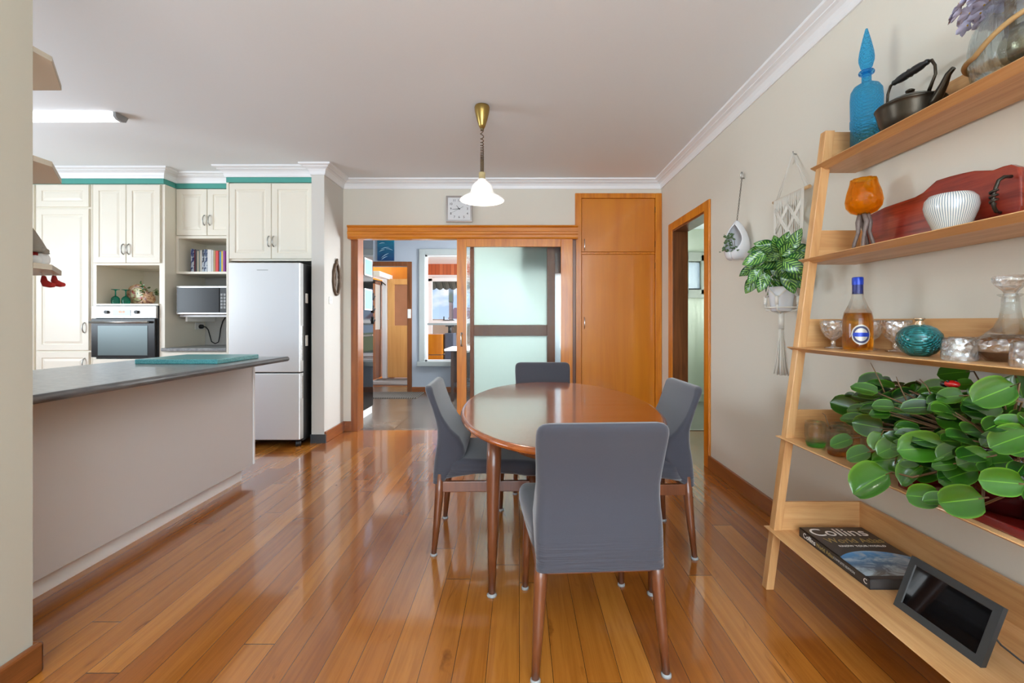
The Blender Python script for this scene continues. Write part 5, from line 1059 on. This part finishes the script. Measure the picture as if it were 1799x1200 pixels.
for i in range(26):
    c_ = bot_.lerp(top_, (i+.5)/26); d_ = (top_-bot_)/26*.72; s_ = Vector((0, 1, 0)) if i % 2 else Vector((1, 0, 0))
    chn.tube([c_+d_*.85*math.sin(q)+s_*.004*math.cos(q) for q in [2*math.pi*m/8 for m in range(8)]], .0012, 5, True)
chn.obj('chain', 'iron', k)
MB().tube([(1.507, 3.05, 2.12), (1.485, 3.05, 2.12), (1.482, 3.045, 2.14), (1.487, 3.04, 2.16)], .004, 8).tube([top_+Vector((0, .012*math.cos(q), .02+.022*math.sin(q))) for q in [2*math.pi*m/14 for m in range(14)]], .0025, 6, True).obj('hook', 'satin', k)
lf = MB(); st_ = MB(); rnd = random.Random(5)
for (tx, ty, tz) in ((1.36, 2.93, 1.70), (1.34, 2.95, 1.66), (1.33, 2.96, 1.625), (1.39, 2.94, 1.63), (1.37, 3.0, 1.72)):
    st_.tube([P0+Vector((-.02, -.02, .04)), (tx+.03, ty+.01, tz-.01), (tx, ty, tz)], .0016, 5)
    for q in range(10):
        lf.leaf((tx+rnd.uniform(-.02, .02), ty+rnd.uniform(-.02, .02), tz+rnd.uniform(-.02, .015)), (rnd.uniform(-1, 1), rnd.uniform(-1, .3), rnd.uniform(-.5, .6)), (-.5, -.7, .6), .022, .016, rnd=rnd.random(), nu=4, nv=4)
st_.obj('stems', 'stem', k); lf.obj('foliage', 'smallleaf', k, attr=True)
# macrame hanger
k = thing('macrame_hanger', 'cream macrame wall hanging on a dowel, cradling a white pot', 'plant hanger', (1.47, 2.47, 1.85))
MB().tube([(1.475, 2.31, 1.848), (1.475, 2.64, 1.848)], .009, 12).obj('dowel', 'dowel', k)
MB().tube([(1.507, 2.475, 2.07), (1.49, 2.475, 2.072), (1.488, 2.475, 2.085)], .003, 6).obj('nail', 'satin', k)
cd_ = MB()
for y in (2.33, 2.355, 2.59, 2.615): cd_.tube([(1.487, 2.475, 2.075), (1.478, y, 1.858)], .0018, 6)
rnd = random.Random(11)
# curtain of knotted cords: dense top band, crossing diagonals, side bundles
for i in range(30):
    y = 2.345+.26*i/29; L_ = .05+.035*abs(math.sin(i*.9)); cd_.tube([(1.466, y, 1.852), (1.464, y+rnd.uniform(-.004, .004), 1.852-L_)], .0026, 6)
for s_ in (1, -1):
    for o_ in (0, .010, .020):
        cd_.tube([(1.462, 2.475+s_*.12, 1.80-o_), (1.458, 2.475+s_*.06, 1.73-o_), (1.458, 2.475, 1.665-o_), (1.458, 2.475-s_*.06, 1.60-o_), (1.455, 2.475-s_*.12, 1.53-o_)], .0048, 8)
        cd_.tube([(1.462, 2.475, 1.80-o_), (1.458, 2.475+s_*.05, 1.745-o_), (1.458, 2.475+s_*.11, 1.68-o_)], .0042, 8)
for i in range(14):
    y = 2.35+.25*i/13; q_ = abs(y-2.475)/.125
    cd_.tube([(1.463, y, 1.80), (1.462, y+.004*math.sin(i*2), 1.70), (1.462, y+(2.475-y)*.25, 1.60), (1.46, y+(2.475-y)*.4, 1.47)], .0022, 6)
for s_ in (1, -1):
    for o_ in (0, .006, .012, .018):
        cd_.tube([(1.462, 2.475+s_*(.135-o_*.6), 1.85), (1.46, 2.475+s_*(.13-o_), 1.65), (1.455, 2.475+s_*(.11-o_), 1.47), (1.43, 2.455+s_*(.075-o_*.3), 1.33)], .0032, 7)
cd_.obj('knotted_cords', 'cotton', k)
PX, PY = 1.405, 2.44
cr = MB()
for a_ in range(4):
    a = math.pi/4+a_*math.pi/2; a2 = a+math.pi/4; a3 = a-math.pi/4
    kx, ky = PX+.078*math.cos(a), PY+.078*math.sin(a)
    for b_ in (a2, a3):
        cr.tube([(PX+.055*math.cos(b_), PY+.055*math.sin(b_), 1.40), (PX+.072*math.cos(b_), PY+.072*math.sin(b_), 1.34), (kx, ky, 1.285)], .0035, 7)
    cr.tube([(kx, ky, 1.295), (kx, ky, 1.25)], .009, 9)
    cr.tube([(kx, ky, 1.25), (PX+.074*math.cos(a), PY+.074*math.sin(a), 1.222), (PX, PY, 1.205)], .0055, 8)
for b_ in range(4):
    a = b_*math.pi/2; e = (1.455, 2.475+(.09 if math.sin(a) > .5 else -.09 if math.sin(a) < -.5 else .03), 1.47)
    cr.tube([(PX+.055*math.cos(a), PY+.055*math.sin(a), 1.40), e], .0032, 6)
cr.tube([(PX+.077*math.cos(q), PY+.077*math.sin(q), 1.235) for q in [2*math.pi*m/24 for m in range(24)]], .004, 7, True)
cr.obj('pot_cradle', 'cotton', k)
ts = MB()
ts.tube([(PX, PY, 1.21), (PX, PY, 1.12)], .014, 10)
for i in range(34):
    a = rnd.uniform(0, 6.28); r_ = rnd.uniform(0, 1)**.5
    ts.tube([(PX+.008*r_*math.cos(a), PY+.008*r_*math.sin(a), 1.14), (PX+.016*r_*math.cos(a), PY+.02*r_*math.sin(a), 1.05), (PX+.024*r_*math.cos(a), PY+.034*r_*math.sin(a), .95), (PX+.034*r_*math.cos(a), PY+.05*r_*math.sin(a), .87+rnd.uniform(0, .02))], .0032, 6)
ts.obj('tassel', 'cotton', k)
k = thing('hanging_potted_plant', 'leafy green and yellow striped plant in a white pot held by the macrame', 'plant', (PX, PY, 1.215))
MB().lathe([(0, 0), (.046, 0), (.05, .004), (.066, .125), (.066, .13), (.062, .13), (.058, .112), (0, .112)], (PX, PY, 1.215), 32).obj('pot', 'ceram', k)
MB().lathe([(0, .116), (.04, .117), (.0605, .114)], (PX, PY, 1.215), 20).obj('soil', 'soil', k)
lf = MB(); st_ = MB(); hub = Vector((PX, PY, 1.34)); rnd = random.Random(8)
lz = [(1330,492,-.9,-.3),(1350,462,-.8,.2),(1378,425,.2,.9),(1398,420,.2,1),(1345,432,-.6,.6),(1325,455,-1,0),(1388,450,.4,.3),(1362,450,-.2,.3),(1375,470,0,.1),(1400,455,.6,.5),(1352,480,-.3,-.4),(1378,485,.1,-.5),(1340,497,-.5,-.7),(1325,485,-.8,-.5),(1355,510,-.2,-.9),(1400,478,.6,-.4),(1315,475,-1,-.1),(1395,468,.5,0),(1365,430,-.1,.8),(1385,437,.3,.6),(1335,470,-.7,0),(1362,498,0,-.7),(1320,500,-.8,-.8),(1372,440,.2,.5),(1405,440,.6,.4),(1350,450,-.5,.3),(1338,448,-.7,.4),(1368,475,.1,-.1),(1388,495,.3,-.8),(1345,466,-.4,.1),(1402,492,.8,-.8),(1360,462,-.1,0),(1330,440,-.8,.3)]
for i, (px, py, du, dv_) in enumerate(lz):
    X = 1.40+rnd.uniform(-.10, .045)-(.05 if 4 < i < 20 else 0); Y = X*800/(px-912-0.0); z_ = H-(py-565)*Y/800
    c_ = Vector((X, Y, z_)); view = (camp-c_).normalized(); rv = Vector((0, 0, 1)).cross(view).normalized(); uv_ = view.cross(rv)
    d_ = (rv*du+uv_*(dv_-.35)+view*.2).normalized(); L_ = rnd.uniform(.095, .125)
    lf.leaf(c_-d_*L_*.5, d_, (view+uv_*rnd.uniform(-.1, .6)+rv*rnd.uniform(-.3, .3)).normalized(), L_, L_*.62, cup=.25, droop=.18, rnd=rnd.random(), shape=1, nu=10, nv=14)
    st_.tube([hub+Vector((rnd.uniform(-.02, .02), rnd.uniform(-.02, .02), -.01)), (hub+c_)*.5+Vector((0, 0, .02)), c_-d_*L_*.48], .0022, 5)
lf.obj('foliage', 'stripeleaf', k, attr=True); st_.obj('stems', 'leaf', k)
